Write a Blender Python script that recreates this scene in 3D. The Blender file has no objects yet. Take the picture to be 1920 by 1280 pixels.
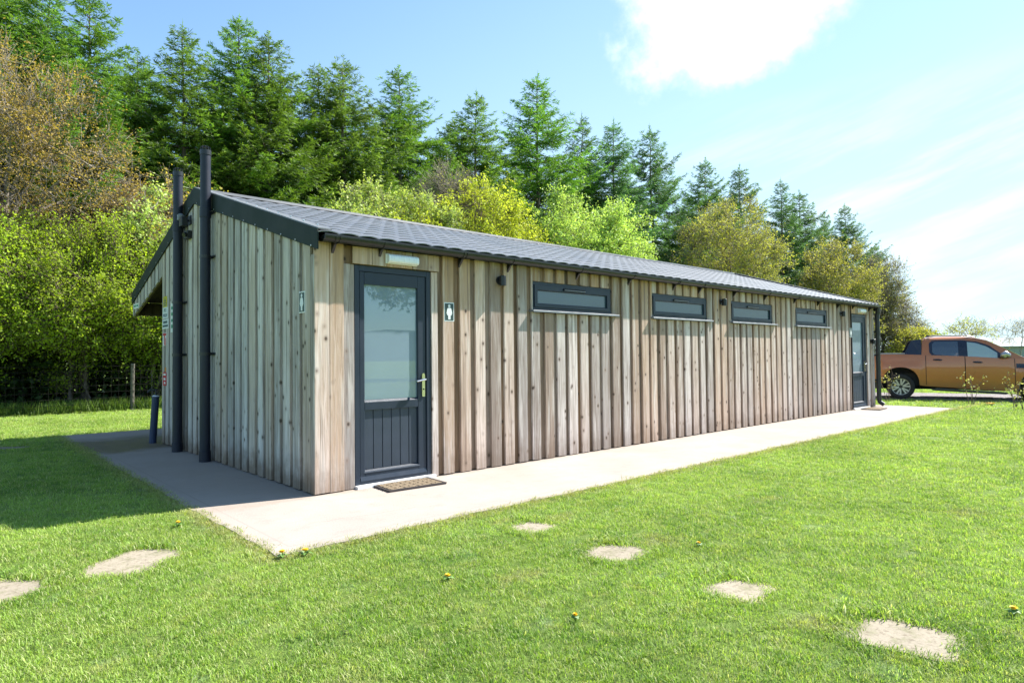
import bpy, math, random
import numpy as np
from mathutils import Vector, Matrix

rng = np.random.default_rng(7)
random.seed(7)
scene = bpy.context.scene
COL = scene.collection

# ------------------------------------------------------------------ helpers
class MB:
    """collects geometry for ONE mesh object"""
    def __init__(s):
        s.v = []; s.f = []; s.m = []; s.r = []
    def add(s, vs, fs, mat=0, rnd=0.0):
        o = len(s.v); s.v += [tuple(p) for p in vs]
        for f in fs:
            s.f.append(tuple(i + o for i in f)); s.m.append(mat); s.r.append(rnd)
    def box(s, x0, x1, y0, y1, z0, z1, mat=0, rnd=0.0, M=None):
        vs = [(x0,y0,z0),(x1,y0,z0),(x1,y1,z0),(x0,y1,z0),(x0,y0,z1),(x1,y0,z1),(x1,y1,z1),(x0,y1,z1)]
        if M is not None: vs = [tuple(M @ Vector(p)) for p in vs]
        s.add(vs, [(0,3,2,1),(4,5,6,7),(0,1,5,4),(1,2,6,5),(2,3,7,6),(3,0,4,7)], mat, rnd)
    def bevbox(s, x0, x1, y0, y1, z0, z1, b=0.004, mat=0, rnd=0.0, M=None):
        # box with chamfered edges along the long z / all vertical + top edges kept simple
        pts = [(x0+b,y0),(x1-b,y0),(x1,y0+b),(x1,y1-b),(x1-b,y1),(x0+b,y1),(x0,y1-b),(x0,y0+b)]
        vs = [(p[0],p[1],z0) for p in pts] + [(p[0],p[1],z1) for p in pts]
        if M is not None: vs = [tuple(M @ Vector(p)) for p in vs]
        fs = [tuple(range(7,-1,-1)), tuple(range(8,16))] + [(i,(i+1)%8,8+(i+1)%8,8+i) for i in range(8)]
        s.add(vs, fs, mat, rnd)
    def prism(s, poly, axis, a0, a1, mat=0, rnd=0.0):
        """extrude a 2D polygon; axis 'x': poly=(y,z); 'y': poly=(x,z); 'z': poly=(x,y)"""
        def P(p, a):
            return (a,p[0],p[1]) if axis == 'x' else ((p[0],a,p[1]) if axis == 'y' else (p[0],p[1],a))
        n = len(poly)
        area = sum(poly[i][0]*poly[(i+1)%n][1]-poly[(i+1)%n][0]*poly[i][1] for i in range(n))
        if (area < 0) != (axis == 'y'): poly = poly[::-1]
        vs = [P(p,a0) for p in poly] + [P(p,a1) for p in poly]
        fs = [tuple(range(n-1,-1,-1)), tuple(range(n,2*n))] + [(i,(i+1)%n,n+(i+1)%n,n+i) for i in range(n)]
        s.add(vs, fs, mat, rnd)
    def tube(s, pts, radii, n=8, mat=0, rnd=0.0, caps=True):
        pts = [Vector(p) for p in pts]
        if not hasattr(radii, '__len__'): radii = [radii]*len(pts)
        vs = []; fs = []
        ref = None
        for i, p in enumerate(pts):
            t = (pts[min(i+1,len(pts)-1)] - pts[max(i-1,0)])
            if t.length < 1e-9: t = Vector((0,0,1))
            t.normalize()
            if ref is None:
                ref = Vector((1,0,0)) if abs(t.x) < .8 else Vector((0,1,0))
            a = (ref - t*ref.dot(t)).normalized(); b = t.cross(a); ref = a
            for k in range(n):
                w = 2*math.pi*k/n
                vs.append(p + (a*math.cos(w) + b*math.sin(w))*radii[i])
        for i in range(len(pts)-1):
            for k in range(n):
                k2 = (k+1)%n
                fs.append((i*n+k, i*n+k2, (i+1)*n+k2, (i+1)*n+k))
        if caps:
            fs.append(tuple(range(n-1,-1,-1))); fs.append(tuple((len(pts)-1)*n+k for k in range(n)))
        s.add(vs, fs, mat, rnd)
    def disc(s, c, nrm, r0, r1, n=24, mat=0):
        """flat ring r0..r1 around axis nrm"""
        nrm = Vector(nrm).normalized(); a = nrm.orthogonal().normalized(); b = nrm.cross(a); c = Vector(c)
        vs = []
        for r in (r0, r1):
            for k in range(n):
                w = 2*math.pi*k/n; vs.append(c + (a*math.cos(w)+b*math.sin(w))*r)
        s.add(vs, [(k, n+k, n+(k+1)%n, (k+1)%n) for k in range(n)], mat)
    def build(s, name, mats, parent=None, smooth=False, local=False):
        """parent: verts are world coordinates unless local=True"""
        vs = s.v
        org = Vector((0,0,0))
        if parent is not None and not local:
            p = parent
            while p is not None: org += Vector(p.location); p = p.parent
            vs = [(v[0]-org.x, v[1]-org.y, v[2]-org.z) for v in vs]
        me = bpy.data.meshes.new(name)
        me.from_pydata(vs, [], s.f); 
        if not isinstance(mats, (list,tuple)): mats = [mats]
        for m in mats: me.materials.append(m)
        me.polygons.foreach_set('material_index', s.m)
        at = me.attributes.new('rnd', 'FLOAT', 'FACE'); at.data.foreach_set('value', s.r)
        if smooth: me.polygons.foreach_set('use_smooth', [True]*len(me.polygons))
        me.update()
        o = bpy.data.objects.new(name, me); COL.objects.link(o)
        if parent is not None: o.parent = parent
        return o

def mesh_np(name, V, Q, mats, rnd, mi=None, parent=None, smooth=False):
    """V (n,3), Q (m,4) quads -> one mesh, local coordinates"""
    me = bpy.data.meshes.new(name)
    n, m = len(V), len(Q)
    me.vertices.add(n); me.vertices.foreach_set('co', np.asarray(V, np.float32).ravel())
    me.loops.add(m*4); me.loops.foreach_set('vertex_index', np.asarray(Q, np.int32).ravel())
    me.polygons.add(m); me.polygons.foreach_set('loop_start', np.arange(0, m*4, 4, dtype=np.int32))
    me.polygons.foreach_set('loop_total', np.full(m, 4, np.int32))
    for mt in (mats if isinstance(mats,(list,tuple)) else [mats]): me.materials.append(mt)
    if mi is not None: me.polygons.foreach_set('material_index', np.asarray(mi, np.int32))
    me.update(calc_edges=True)
    at = me.attributes.new('rnd', 'FLOAT', 'FACE'); at.data.foreach_set('value', np.asarray(rnd, np.float32))
    if smooth: me.polygons.foreach_set('use_smooth', np.ones(m, bool))
    o = bpy.data.objects.new(name, me); COL.objects.link(o)
    if parent is not None: o.parent = parent
    return o

def tag(o, label=None, cat=None, group=None, kind=None):
    if label: o['label'] = label
    if cat: o['category'] = cat
    if group: o['group'] = group
    if kind: o['kind'] = kind
    return o
def empty(name, loc, label=None, cat=None, group=None, rz=0.0):
    o = bpy.data.objects.new(name, None); COL.objects.link(o)
    o.location = loc; o.rotation_euler = (0,0,rz); o.empty_display_size = .2
    return tag(o, label, cat, group)
def copy_tree(root, loc, rz=0.0, sc=(1,1,1), label=None):
    r = root.copy(); COL.objects.link(r); r.location = loc; r.rotation_euler = (0,0,rz); r.scale = sc
    if label: r['label'] = label
    for ch in list(root.children):
        c = ch.copy(); COL.objects.link(c); c.parent = r
        for g in list(ch.children):
            d = g.copy(); COL.objects.link(d); d.parent = c
    return r

# ------------------------------------------------------------------ materials
class NT:
    def __init__(s, name):
        s.mat = bpy.data.materials.new(name); s.mat.use_nodes = True
        s.t = s.mat.node_tree; s.t.nodes.clear()
        s.out = s.n('ShaderNodeOutputMaterial')
    def n(s, typ, **kw):
        nd = s.t.nodes.new(typ)
        for k, v in kw.items():
            if k.startswith('i_'):
                key = k[2:]; key = int(key) if key.isdigit() else key.replace('_',' ')
                s.put(nd.inputs[key], v)
            else: setattr(nd, k, v)
        return nd
    def put(s, sock, v):
        if isinstance(v, bpy.types.NodeSocket): s.t.links.new(v, sock)
        elif isinstance(v, bpy.types.Node): s.t.links.new(v.outputs[0], sock)
        else: sock.default_value = v
    def math(s, op, a, b=0.0, c=None, clamp=False):
        nd = s.n('ShaderNodeMath', operation=op, use_clamp=clamp); s.put(nd.inputs[0], a); s.put(nd.inputs[1], b)
        if c is not None: s.put(nd.inputs[2], c)
        return nd.outputs[0]
    def mix(s, f, a, b, bt='MIX'):
        nd = s.n('ShaderNodeMix', data_type='RGBA', blend_type=bt)
        s.put(nd.inputs[0], f); s.put(nd.inputs[6], a); s.put(nd.inputs[7], b)
        return nd.outputs[2]
    def rng(s, v, a, b, c=0.0, d=1.0, smooth=False):
        nd = s.n('ShaderNodeMapRange', interpolation_type='SMOOTHSTEP' if smooth else 'LINEAR')
        s.put(nd.inputs[0], v); s.put(nd.inputs[1], a); s.put(nd.inputs[2], b); s.put(nd.inputs[3], c); s.put(nd.inputs[4], d)
        return nd.outputs[0]
    def noise(s, vec, scale, detail=3.0, rough=.55, col=False, dist=0.0):
        nd = s.n('ShaderNodeTexNoise'); s.put(nd.inputs['Vector'], vec)
        nd.inputs['Scale'].default_value = scale; nd.inputs['Detail'].default_value = detail
        nd.inputs['Roughness'].default_value = rough; nd.inputs['Distortion'].default_value = dist
        return nd.outputs[1] if col else nd.outputs[0]
    def vmul(s, vec, k):
        nd = s.n('ShaderNodeVectorMath', operation='MULTIPLY'); s.put(nd.inputs[0], vec); s.put(nd.inputs[1], k)
        return nd.outputs[0]
    def vadd(s, vec, k):
        nd = s.n('ShaderNodeVectorMath', operation='ADD'); s.put(nd.inputs[0], vec); s.put(nd.inputs[1], k)
        return nd.outputs[0]
    def obj(s): return s.n('ShaderNodeTexCoord').outputs['Object']
    def pos(s): return s.n('ShaderNodeNewGeometry').outputs['Position']
    def attr(s, a='rnd'): return s.n('ShaderNodeAttribute', attribute_name=a).outputs['Fac']
    def comb(s, x, y, z):
        nd = s.n('ShaderNodeCombineXYZ'); s.put(nd.inputs[0],x); s.put(nd.inputs[1],y); s.put(nd.inputs[2],z); return nd.outputs[0]
    def sep(s, v):
        nd = s.n('ShaderNodeSeparateXYZ'); s.put(nd.inputs[0], v); return nd.outputs
    def bsdf(s, **kw):
        nd = s.n('ShaderNodeBsdfPrincipled')
        for k, v in kw.items(): s.put(nd.inputs[k.replace('_',' ')], v)
        return nd
    def bump(s, h, dist=.01, strength=1.0):
        nd = s.n('ShaderNodeBump'); s.put(nd.inputs['Height'], h); nd.inputs['Distance'].default_value = dist
        nd.inputs['Strength'].default_value = strength; return nd.outputs[0]
    def done(s, sh):
        s.t.links.new(sh.outputs[0] if isinstance(sh, bpy.types.Node) else sh, s.out.inputs[0]); return s.mat

def rgb(r, g, b): return (r, g, b, 1.0)

def simple(name, col, rough=.5, metal=0.0, spec=.5, var=.15, scale=6.0, bump=0.0, coat=0.0):
    """painted or plastic surface with slight procedural dirt and roughness variation"""
    t = NT(name); o = t.obj()
    n = t.noise(o, scale, 5, .6)
    c = t.mix(t.rng(n, .3, .7), rgb(*[x*(1-var) for x in col]), rgb(*[min(1,x*(1+var)) for x in col]))
    b = t.bsdf(Base_Color=c, Roughness=t.rng(n, .3, .7, max(.02,rough-.06), min(1,rough+.08)), Metallic=metal)
    b.inputs['Specular IOR Level'].default_value = spec
    b.inputs['Coat Weight'].default_value = coat
    if bump: t.put(b.inputs['Normal'], t.bump(t.noise(o, scale*12, 3), bump))
    return t.done(b)

def wood_mat(name, light, mid, dark, warm, warm_amt=0.0, grain=(45,45,2.2), stain=.6):
    t = NT(name); o = t.obj(); r = t.attr('rnd')
    off = t.comb(t.math('MULTIPLY', r, 37.0), t.math('MULTIPLY', r, 91.0), t.math('MULTIPLY', r, 53.0))
    v = t.vadd(o, off)
    z = t.sep(o)[2]
    g = t.noise(t.vmul(v, grain), 1.0, 6, .65, dist=.6)
    g2 = t.noise(t.vmul(v, (9,9,.55)), 1.0, 4, .6)
    c = t.mix(t.rng(g, .36, .60), rgb(*dark), rgb(*light))
    c = t.mix(t.rng(g2, .3, .7, 0, .75), c, rgb(*mid))
    # each board has its own age and tone
    r2 = t.math('FRACT', t.math('MULTIPLY', r, 7.13))
    c = t.mix(t.math('MULTIPLY', r2, .70), c, t.mix(.6, c, rgb(*warm)))
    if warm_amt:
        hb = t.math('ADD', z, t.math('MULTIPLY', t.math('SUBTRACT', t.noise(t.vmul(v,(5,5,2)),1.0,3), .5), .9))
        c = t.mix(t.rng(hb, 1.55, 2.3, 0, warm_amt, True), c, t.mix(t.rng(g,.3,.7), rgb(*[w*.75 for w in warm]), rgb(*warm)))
    br = t.math('FRACT', t.math('MULTIPLY', r, 13.7))
    hsv = t.n('ShaderNodeHueSaturation'); t.put(hsv.inputs['Value'], t.rng(br, 0, 1, .58, 1.16)); t.put(hsv.inputs['Saturation'], t.rng(r2,0,1,.7,1.15)); t.put(hsv.inputs['Color'], c)
    c = hsv.outputs[0]
    stk = t.noise(t.vmul(v, (24,24,.7)), 1.0, 4, .6)
    c = t.mix(t.rng(stk, .53, .68, 0, .75), c, rgb(*[d*.62 for d in dark]))
    pale = t.noise(t.vadd(t.vmul(v, (14,14,1.1)), (5,9,2)), 1.0, 4, .6)
    c = t.mix(t.rng(pale, .52, .70, 0, .55), c, rgb(*[min(.75,l*1.18) for l in light]))
    # knots: sparse dark ovals
    vo = t.n('ShaderNodeTexVoronoi'); vo.inputs['Scale'].default_value = 1.0; t.put(vo.inputs['Vector'], t.vmul(v, (9.5,9.5,7.0)))
    sel = t.math('GREATER_THAN', t.sep(vo.outputs['Color'])[0], .52)
    k = t.math('MULTIPLY', t.rng(vo.outputs['Distance'], .07, .19, 1, 0, True), sel)
    ring = t.math('MULTIPLY', t.rng(vo.outputs['Distance'], .12, .34, 1, 0, True), sel)
    c = t.mix(t.math('MULTIPLY', ring, .5), c, rgb(*[d*.9 for d in dark]))
    c = t.mix(t.math('MULTIPLY', k, .85), c, rgb(.045,.03,.022))
    # fine nail-size specks and black mildew streaks
    sp = t.noise(t.vmul(v, (30,30,5)), 1.0, 4, .7)
    c = t.mix(t.rng(sp, .66, .78, 0, .55), c, rgb(.06,.05,.045))
    # splash dirt near the ground
    sn = t.math('ADD', z, t.math('MULTIPLY', t.math('SUBTRACT', t.noise(v, 7.0, 4), .5), -.42))
    c = t.mix(t.rng(sn, .02, .34, stain, 0, True), c, rgb(.13,.085,.05))
    b = t.bsdf(Base_Color=c, Roughness=.85); b.inputs['Specular IOR Level'].default_value = .25
    t.put(b.inputs['Normal'], t.bump(g, .004, .8))
    return t.done(b)

def leaf_mat(name, c0, c1, trans=.35, hue_var=.03, tcol=None, gloss=.0, patch=.35, pscale=.9):
    """foliage: per-leaf tone from attribute, larger tone patches from object space noise"""
    t = NT(name); r = t.attr('rnd'); o = t.obj()
    c = t.mix(r, rgb(*c0), rgb(*c1))
    oi = t.n('ShaderNodeObjectInfo').outputs['Random']
    h = t.n('ShaderNodeHueSaturation'); t.put(h.inputs['Color'], c)
    t.put(h.inputs['Hue'], t.rng(oi, 0, 1, .5-hue_var, .5+hue_var))
    n = t.noise(o, pscale, 3)
    t.put(h.inputs['Value'], t.math('MULTIPLY', t.rng(n, .3, .7, 1-patch, 1+patch), t.rng(oi,0,1,.85,1.15)))
    c = h.outputs[0]
    d = t.n('ShaderNodeBsdfPrincipled'); t.put(d.inputs['Base Color'], c); d.inputs['Roughness'].default_value = .55
    d.inputs['Specular IOR Level'].default_value = .3
    tr = t.n('ShaderNodeBsdfTranslucent')
    t.put(tr.inputs['Color'], t.mix(1.0, c, rgb(*(tcol or (1.25,1.3,.6))), 'MULTIPLY'))
    ms = t.n('ShaderNodeMixShader'); ms.inputs[0].default_value = trans
    t.t.links.new(d.outputs[0], ms.inputs[1]); t.t.links.new(tr.outputs[0], ms.inputs[2])
    return t.done(ms)

def bark_mat(name, c0, c1):
    t = NT(name); o = t.obj(); n = t.noise(t.vmul(o,(14,14,3)), 1.0, 5, .7)
    b = t.bsdf(Base_Color=t.mix(t.rng(n,.3,.7), rgb(*c0), rgb(*c1)), Roughness=.9)
    t.put(b.inputs['Normal'], t.bump(n, .02)); return t.done(b)

M = {}
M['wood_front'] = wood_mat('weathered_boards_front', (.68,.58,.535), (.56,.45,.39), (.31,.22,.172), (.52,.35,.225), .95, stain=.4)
M['wood_gable'] = wood_mat('weathered_boards_gable', (.64,.585,.55), (.53,.475,.435), (.31,.255,.21), (.46,.35,.26), 0, stain=.75)
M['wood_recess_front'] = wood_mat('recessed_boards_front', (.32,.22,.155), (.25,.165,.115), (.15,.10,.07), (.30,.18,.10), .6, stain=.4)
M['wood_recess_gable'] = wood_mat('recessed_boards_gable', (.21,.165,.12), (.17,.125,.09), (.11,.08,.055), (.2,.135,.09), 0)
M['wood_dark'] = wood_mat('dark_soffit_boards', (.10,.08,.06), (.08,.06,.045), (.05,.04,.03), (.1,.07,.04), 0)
M['anthracite'] = simple('anthracite_frame', (.017,.027,.045), .45, var=.08, spec=.4)
M['anthracite2'] = simple('anthracite_panel', (.028,.041,.062), .5, var=.08)
M['black'] = simple('black_plastic', (.012,.013,.014), .35, var=.2)
M['black_metal'] = simple('black_metal', (.018,.019,.021), .4, var=.2)
M['pipe'] = simple('dark_soil_pipe', (.016,.019,.032), .45, spec=.35, var=.12)
M['green_trim'] = simple('dark_green_trim', (.014,.022,.019), .6, spec=.25, var=.1, scale=3)
M['flash'] = simple('grey_flashing', (.16,.165,.17), .4, var=.1, scale=3)
M['steel'] = simple('zinc_screw', (.6,.6,.6), .35, metal=.9)
M['white_plastic'] = simple('white_plastic', (.78,.78,.76), .4, var=.05)
M['diffuser'] = simple('ribbed_diffuser', (.80,.82,.84), .22, var=.05)
M['white_sill'] = simple('white_threshold', (.72,.71,.69), .5, var=.08)
M['alu'] = simple('aluminium_sill', (.22,.23,.25), .35, metal=.4, var=.1)
M['brass'] = simple('brushed_handle', (.66,.62,.42), .25, metal=.9, var=.1)
M['chrome'] = simple('chrome_lever', (.8,.8,.78), .15, metal=1.0, var=.05)
M['rubber'] = simple('mat_rubber', (.045,.036,.034), .8, var=.3, scale=30)
M['coir'] = simple('mat_coir', (.26,.195,.125), .95, var=.35, scale=60, bump=.004)
M['sign_white'] = simple('sign_white', (.74,.76,.76), .4, var=.05)
M['sign_dark'] = simple('sign_dark_green', (.030,.060,.058), .4, var=.08)
M['sign_yellow'] = simple('sign_yellow', (.55,.45,.02), .4, var=.08)
M['sign_red'] = simple('sign_red', (.55,.02,.05), .4, var=.08)
M['sign_orange'] = simple('sign_orange', (.62,.22,.03), .5, var=.08)
M['sign_text'] = simple('sign_text', (.06,.10,.12), .5, var=.1)
M['sign_green'] = simple('sign_green_text', (.05,.25,.16), .5, var=.1)
M['blue_pipe'] = simple('blue_plastic_pipe', (.018,.034,.085), .5, var=.15)
M['green_wall'] = simple('green_grey_cladding', (.25,.29,.30), .55, var=.08, scale=.4)
M['green_roof'] = simple('green_grey_roofing', (.13,.165,.165), .6, var=.08, scale=.4)
M['wire'] = simple('fence_wire', (.02,.02,.018), .9, spec=.1)
M['post_wood'] = bark_mat('fence_post_wood', (.09,.08,.065), (.15,.135,.11))
M['bark'] = bark_mat('brown_bark', (.07,.05,.035), (.15,.115,.085))
M['bark_grey'] = bark_mat('grey_bark', (.16,.135,.11), (.30,.26,.215))
M['bark_con'] = bark_mat('conifer_bark', (.10,.075,.055), (.20,.16,.13))
M['dead_twig'] = bark_mat('dead_twig', (.12,.08,.055), (.20,.145,.10))

def glass_mat(name, tint, spec_rough=.03, coat=1.0, low=None):
    """frosted pane: pale satin body under a clear reflective face"""
    t = NT(name); o = t.obj()
    n = t.noise(o, 2.0, 3)
    c = t.mix(t.rng(n,.3,.7), rgb(*[x*.92 for x in tint]), rgb(*tint))
    b = t.bsdf(Base_Color=c, Roughness=.6); b.inputs['Specular IOR Level'].default_value = .3
    gl = t.n('ShaderNodeBsdfGlossy'); gl.inputs['Roughness'].default_value = spec_rough
    fr = t.n('ShaderNodeFresnel'); fr.inputs['IOR'].default_value = 1.75
    f = t.math('MULTIPLY', t.math('ADD', fr.outputs[0], .10), coat, clamp=True)
    ms = t.n('ShaderNodeMixShader'); t.put(ms.inputs[0], f)
    t.t.links.new(b.outputs[0], ms.inputs[1]); t.t.links.new(gl.outputs[0], ms.inputs[2])
    return t.done(ms)
M['frosted'] = glass_mat('frosted_glass', (.18,.262,.315), .012, .65)
M['frosted_win'] = glass_mat('frosted_window_glass', (.035,.07,.092), .02, .42)
M['dark_glass'] = glass_mat('tinted_car_glass', (.012,.016,.018), .01, 1.0)
M['clear_glass'] = glass_mat('pale_car_glass', (.30,.37,.36), .01, 1.0)

def concrete_mat(name, col, moss=False):
    t = NT(name); o = t.pos()
    n1 = t.noise(o, 1.1, 5, .6); n2 = t.noise(o, 60, 3, .6)
    brush = t.noise(t.vmul(o, (3,55,1)), 1.0, 4, .65)
    c = t.mix(t.rng(n1,.3,.7), rgb(*[x*.86 for x in col]), rgb(*[x*1.1 for x in col]))
    c = t.mix(t.rng(n2,.35,.7,0,.35), c, rgb(*[x*.72 for x in col]))
    c = t.mix(t.rng(brush,.4,.75,0,.22), c, rgb(*[x*.7 for x in col]))
    st = t.noise(t.vadd(o,(5,3,0)), .8, 5, .65)
    c = t.mix(t.rng(st,.56,.72,0,.3), c, rgb(.26,.22,.18))
    x, y, z = t.sep(o)[0], t.sep(o)[1], t.sep(o)[2]
    # algae and damp where the canopy drips (rear bay)
    dn = t.math('ADD', y, t.math('MULTIPLY', t.math('SUBTRACT', t.noise(o, 2.2, 4), .5), 1.1))
    damp = t.math('MULTIPLY', t.rng(dn, 4.35, 4.75, 0, 1, True), t.rng(dn, 6.0, 6.7, 1, 0, True))
    c = t.mix(t.math('MULTIPLY', damp, .88), c, rgb(.055,.048,.022))
    bl = t.math('ABSOLUTE', t.math('ADD', x, .86)); bl2 = t.math('ABSOLUTE', t.math('ADD', y, 1.41))
    lm = t.math('MAXIMUM', t.math('MULTIPLY', t.rng(bl,.004,.012,1,0), t.rng(y,-1.42,-1.40,0,1)), t.math('MULTIPLY', t.rng(bl2,.004,.012,1,0), t.rng(x,-.87,-.85,0,1)))
    c = t.mix(t.math('MULTIPLY', lm, t.rng(n1,.35,.65,.15,.55)), c, rgb(*[q*.6 for q in col]))
    mot = t.noise(t.vadd(o,(15,8,0)), 5.5, 6, .7)
    c = t.mix(t.rng(mot,.52,.72,0,.45), c, rgb(*[q*.66 for q in col]))
    gr_ = t.noise(t.vadd(o,(25,8,0)), .45, 4, .6)
    c = t.mix(t.rng(gr_,.5,.7,0,.35), c, rgb(col[0]*.85,col[1]*.8,col[2]*.74))
    # fine wandering crack across the front corner
    cr = t.math('ABSOLUTE', t.math('ADD', t.math('SUBTRACT', y, -1.02), t.math('ADD', t.math('MULTIPLY', t.math('SUBTRACT', t.noise(t.vmul(o,(1.6,0,0)),1.0,5),.5), .55), t.math('MULTIPLY', x, .18))))
    crm = t.math('MULTIPLY', t.rng(cr, .002, .006, 1, 0), t.math('MULTIPLY', t.rng(x,-.55,-.4,0,1), t.rng(x,.45,.6,1,0)))
    c = t.mix(t.math('MULTIPLY', crm, .75), c, rgb(.22,.20,.18))
    if moss:
        mo = t.noise(t.vadd(o,(3,41,0)), 9.0, 6, .7); c = t.mix(t.rng(mo,.50,.66,0,.7), c, rgb(.15,.15,.07))
        sp_ = t.noise(t.vadd(o,(13,1,0)), 38.0, 4, .7); c = t.mix(t.rng(sp_,.52,.66,0,.7), c, rgb(.14,.11,.075))
    else:
        wl = t.math('ADD', y, t.math('MULTIPLY', t.math('SUBTRACT', mot, .5), .35)); c = t.mix(t.rng(wl, -.16, -.03, 0, .4), c, rgb(.25,.19,.14))
    b = t.bsdf(Base_Color=c, Roughness=t.math('SUBTRACT', .9, t.math('MULTIPLY', damp, .35)))
    b.inputs['Specular IOR Level'].default_value = .25
    t.put(b.inputs['Normal'], t.bump(t.math('ADD', n2, brush), .004, .7))
    return t.done(b)
M['concrete'] = concrete_mat('brushed_concrete', (.375,.325,.285))
M['stone'] = concrete_mat('stepping_stone', (.33,.285,.215), True)

def lawn_color(t, o, tip=None):
    """shared tone patches of the lawn in world space"""
    n1 = t.noise(o, .55, 4, .6); n2 = t.noise(t.vadd(o,(9,4,0)), 2.3, 4, .6); n3 = t.noise(t.vadd(o,(2,7,0)), 7.0, 3, .6)
    c = t.mix(t.rng(n2,.38,.62), rgb(.145,.250,.034), rgb(.230,.325,.065))
    c = t.mix(t.rng(n1,.42,.62,0,.9), c, rgb(.28,.40,.080))
    c = t.mix(t.rng(n3,.54,.70,0,.75), c, rgb(.34,.38,.12))
    n4 = t.noise(t.vadd(o,(31,17,0)), 1.3, 5, .65)
    c = t.mix(t.rng(n4,.60,.72,0,.7), c, rgb(.38,.34,.18))
    n5 = t.noise(t.vadd(o,(51,27,0)), 3.1, 4, .65)
    c = t.mix(t.rng(n5,.60,.70,0,.6), c, rgb(.25,.36,.16))
    n6 = t.noise(t.vadd(o,(71,3,0)), 1.9, 5, .7)
    c = t.mix(t.rng(n6,.56,.70,0,.6), c, rgb(.085,.20,.030))
    s_ = t.sep(o); wn = t.noise(o, 14.0, 3)
    ex = t.rng(s_[0], -1.08, -1.0, 0, 1); ey = t.math('MULTIPLY', t.rng(s_[1], -1.7, -1.6, 0, 1), t.rng(s_[1], 7.4, 7.5, 1, 0))
    e1 = t.math('MULTIPLY', t.rng(s_[1], -1.75, -1.58, 0, 1), t.rng(s_[1], -1.50, -1.45, 1, 0))
    e2 = t.math('MULTIPLY', t.rng(s_[0], -1.20, -1.03, 0, 1), t.rng(s_[0], -.97, -.93, 1, 0))
    e1 = t.math('MULTIPLY', e1, ex); e2 = t.math('MULTIPLY', e2, ey)
    c = t.mix(t.math('MULTIPLY', t.math('MAXIMUM', e1, e2), t.rng(wn,.35,.6,.15,.75)), c, rgb(.33,.28,.15))
    return c
def lawn_mat():
    t = NT('lawn_ground'); o = t.pos()
    c = lawn_color(t, o)
    f = t.noise(o, 46, 5, .75); f2 = t.noise(o, 11, 4, .6)
    c = t.mix(t.rng(f,.36,.62,.4,0), c, rgb(.060,.11,.02))
    h = t.n('ShaderNodeHueSaturation'); t.put(h.inputs['Color'], c); t.put(h.inputs['Value'], t.rng(f2,.3,.7,.84,1.12))
    b = t.bsdf(Base_Color=h.outputs[0], Roughness=.85); b.inputs['Specular IOR Level'].default_value = .2
    t.put(b.inputs['Normal'], t.bump(t.math('ADD', f, t.math('MULTIPLY', f2, .6)), .05, 1.0))
    return t.done(b)
def blade_mat():
    t = NT('grass_blades'); o = t.pos(); r = t.attr('rnd')
    c = lawn_color(t, o)
    c = t.mix(t.rng(r,.80,.90,0,.8), c, rgb(.42,.42,.22))
    h = t.n('ShaderNodeHueSaturation'); t.put(h.inputs['Color'], c); t.put(h.inputs['Value'], t.rng(t.math('FRACT', t.math('MULTIPLY', r, 9.7)),0,1,.62,1.65))
    d = t.bsdf(Base_Color=h.outputs[0], Roughness=.55); d.inputs['Specular IOR Level'].default_value = .3
    tr = t.n('ShaderNodeBsdfTranslucent'); t.put(tr.inputs['Color'], t.mix(1.0, h.outputs[0], rgb(1.3,1.35,.6), 'MULTIPLY'))
    ms = t.n('ShaderNodeMixShader'); ms.inputs[0].default_value = .42
    t.t.links.new(d.outputs[0], ms.inputs[1]); t.t.links.new(tr.outputs[0], ms.inputs[2])
    return t.done(ms)
M['lawn'] = lawn_mat(); M['blades'] = blade_mat()
def gravel_mat():
    t = NT('grey_gravel'); o = t.pos()
    vo = t.n('ShaderNodeTexVoronoi'); vo.inputs['Scale'].default_value = 24; t.put(vo.inputs['Vector'], o)
    c = t.mix(t.sep(vo.outputs['Color'])[0], rgb(.13,.115,.12), rgb(.30,.27,.27))
    n = t.noise(o, 1.5, 4); c = t.mix(t.rng(n,.4,.7,0,.4), c, rgb(.2,.17,.13))
    b = t.bsdf(Base_Color=c, Roughness=.9); t.put(b.inputs['Normal'], t.bump(vo.outputs['Distance'], .03)); return t.done(b)
M['gravel'] = gravel_mat()
def roof_mat():
    t = NT('dark_grey_steel_tile'); o = t.obj()
    n = t.noise(o, 1.2, 5, .6); n2 = t.noise(t.vmul(o,(6,30,30)),1.0,3)
    c = t.mix(t.rng(n,.3,.7), rgb(.122,.127,.136), rgb(.16,.166,.176))
    c = t.mix(t.rng(n2,.6,.8,0,.3), c, rgb(.2,.2,.19))
    b = t.bsdf(Base_Color=c, Roughness=t.rng(n,.3,.7,.36,.5)); b.inputs['Specular IOR Level'].default_value = .5
    return t.done(b)
M['roof'] = roof_mat()
def paint_mat():
    t = NT('copper_orange_paint'); o = t.obj()
    n = t.noise(o, 900, 2)
    z = t.sep(o)[2]
    c = t.mix(t.rng(n,.4,.7), rgb(.39,.112,.026), rgb(.48,.160,.042))
    d = t.math('ADD', z, t.math('MULTIPLY', t.math('SUBTRACT', t.noise(o, 5, 4), .5), .3))
    c = t.mix(t.rng(d,.25,.6,.45,0,True), c, rgb(.16,.10,.06))
    b = t.bsdf(Base_Color=c, Roughness=.36, Metallic=.2); b.inputs['Coat Weight'].default_value = .85; b.inputs['Coat Roughness'].default_value = .02
    return t.done(b)
M['paint'] = paint_mat()
M['navy'] = simple('navy_black_trim', (.014,.017,.035), .3, var=.1)
M['tyre'] = simple('tyre_rubber', (.018,.018,.019), .8, var=.3, scale=20)
M['rim'] = simple('silver_rim', (.40,.39,.38), .35, metal=.85, var=.06)
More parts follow.
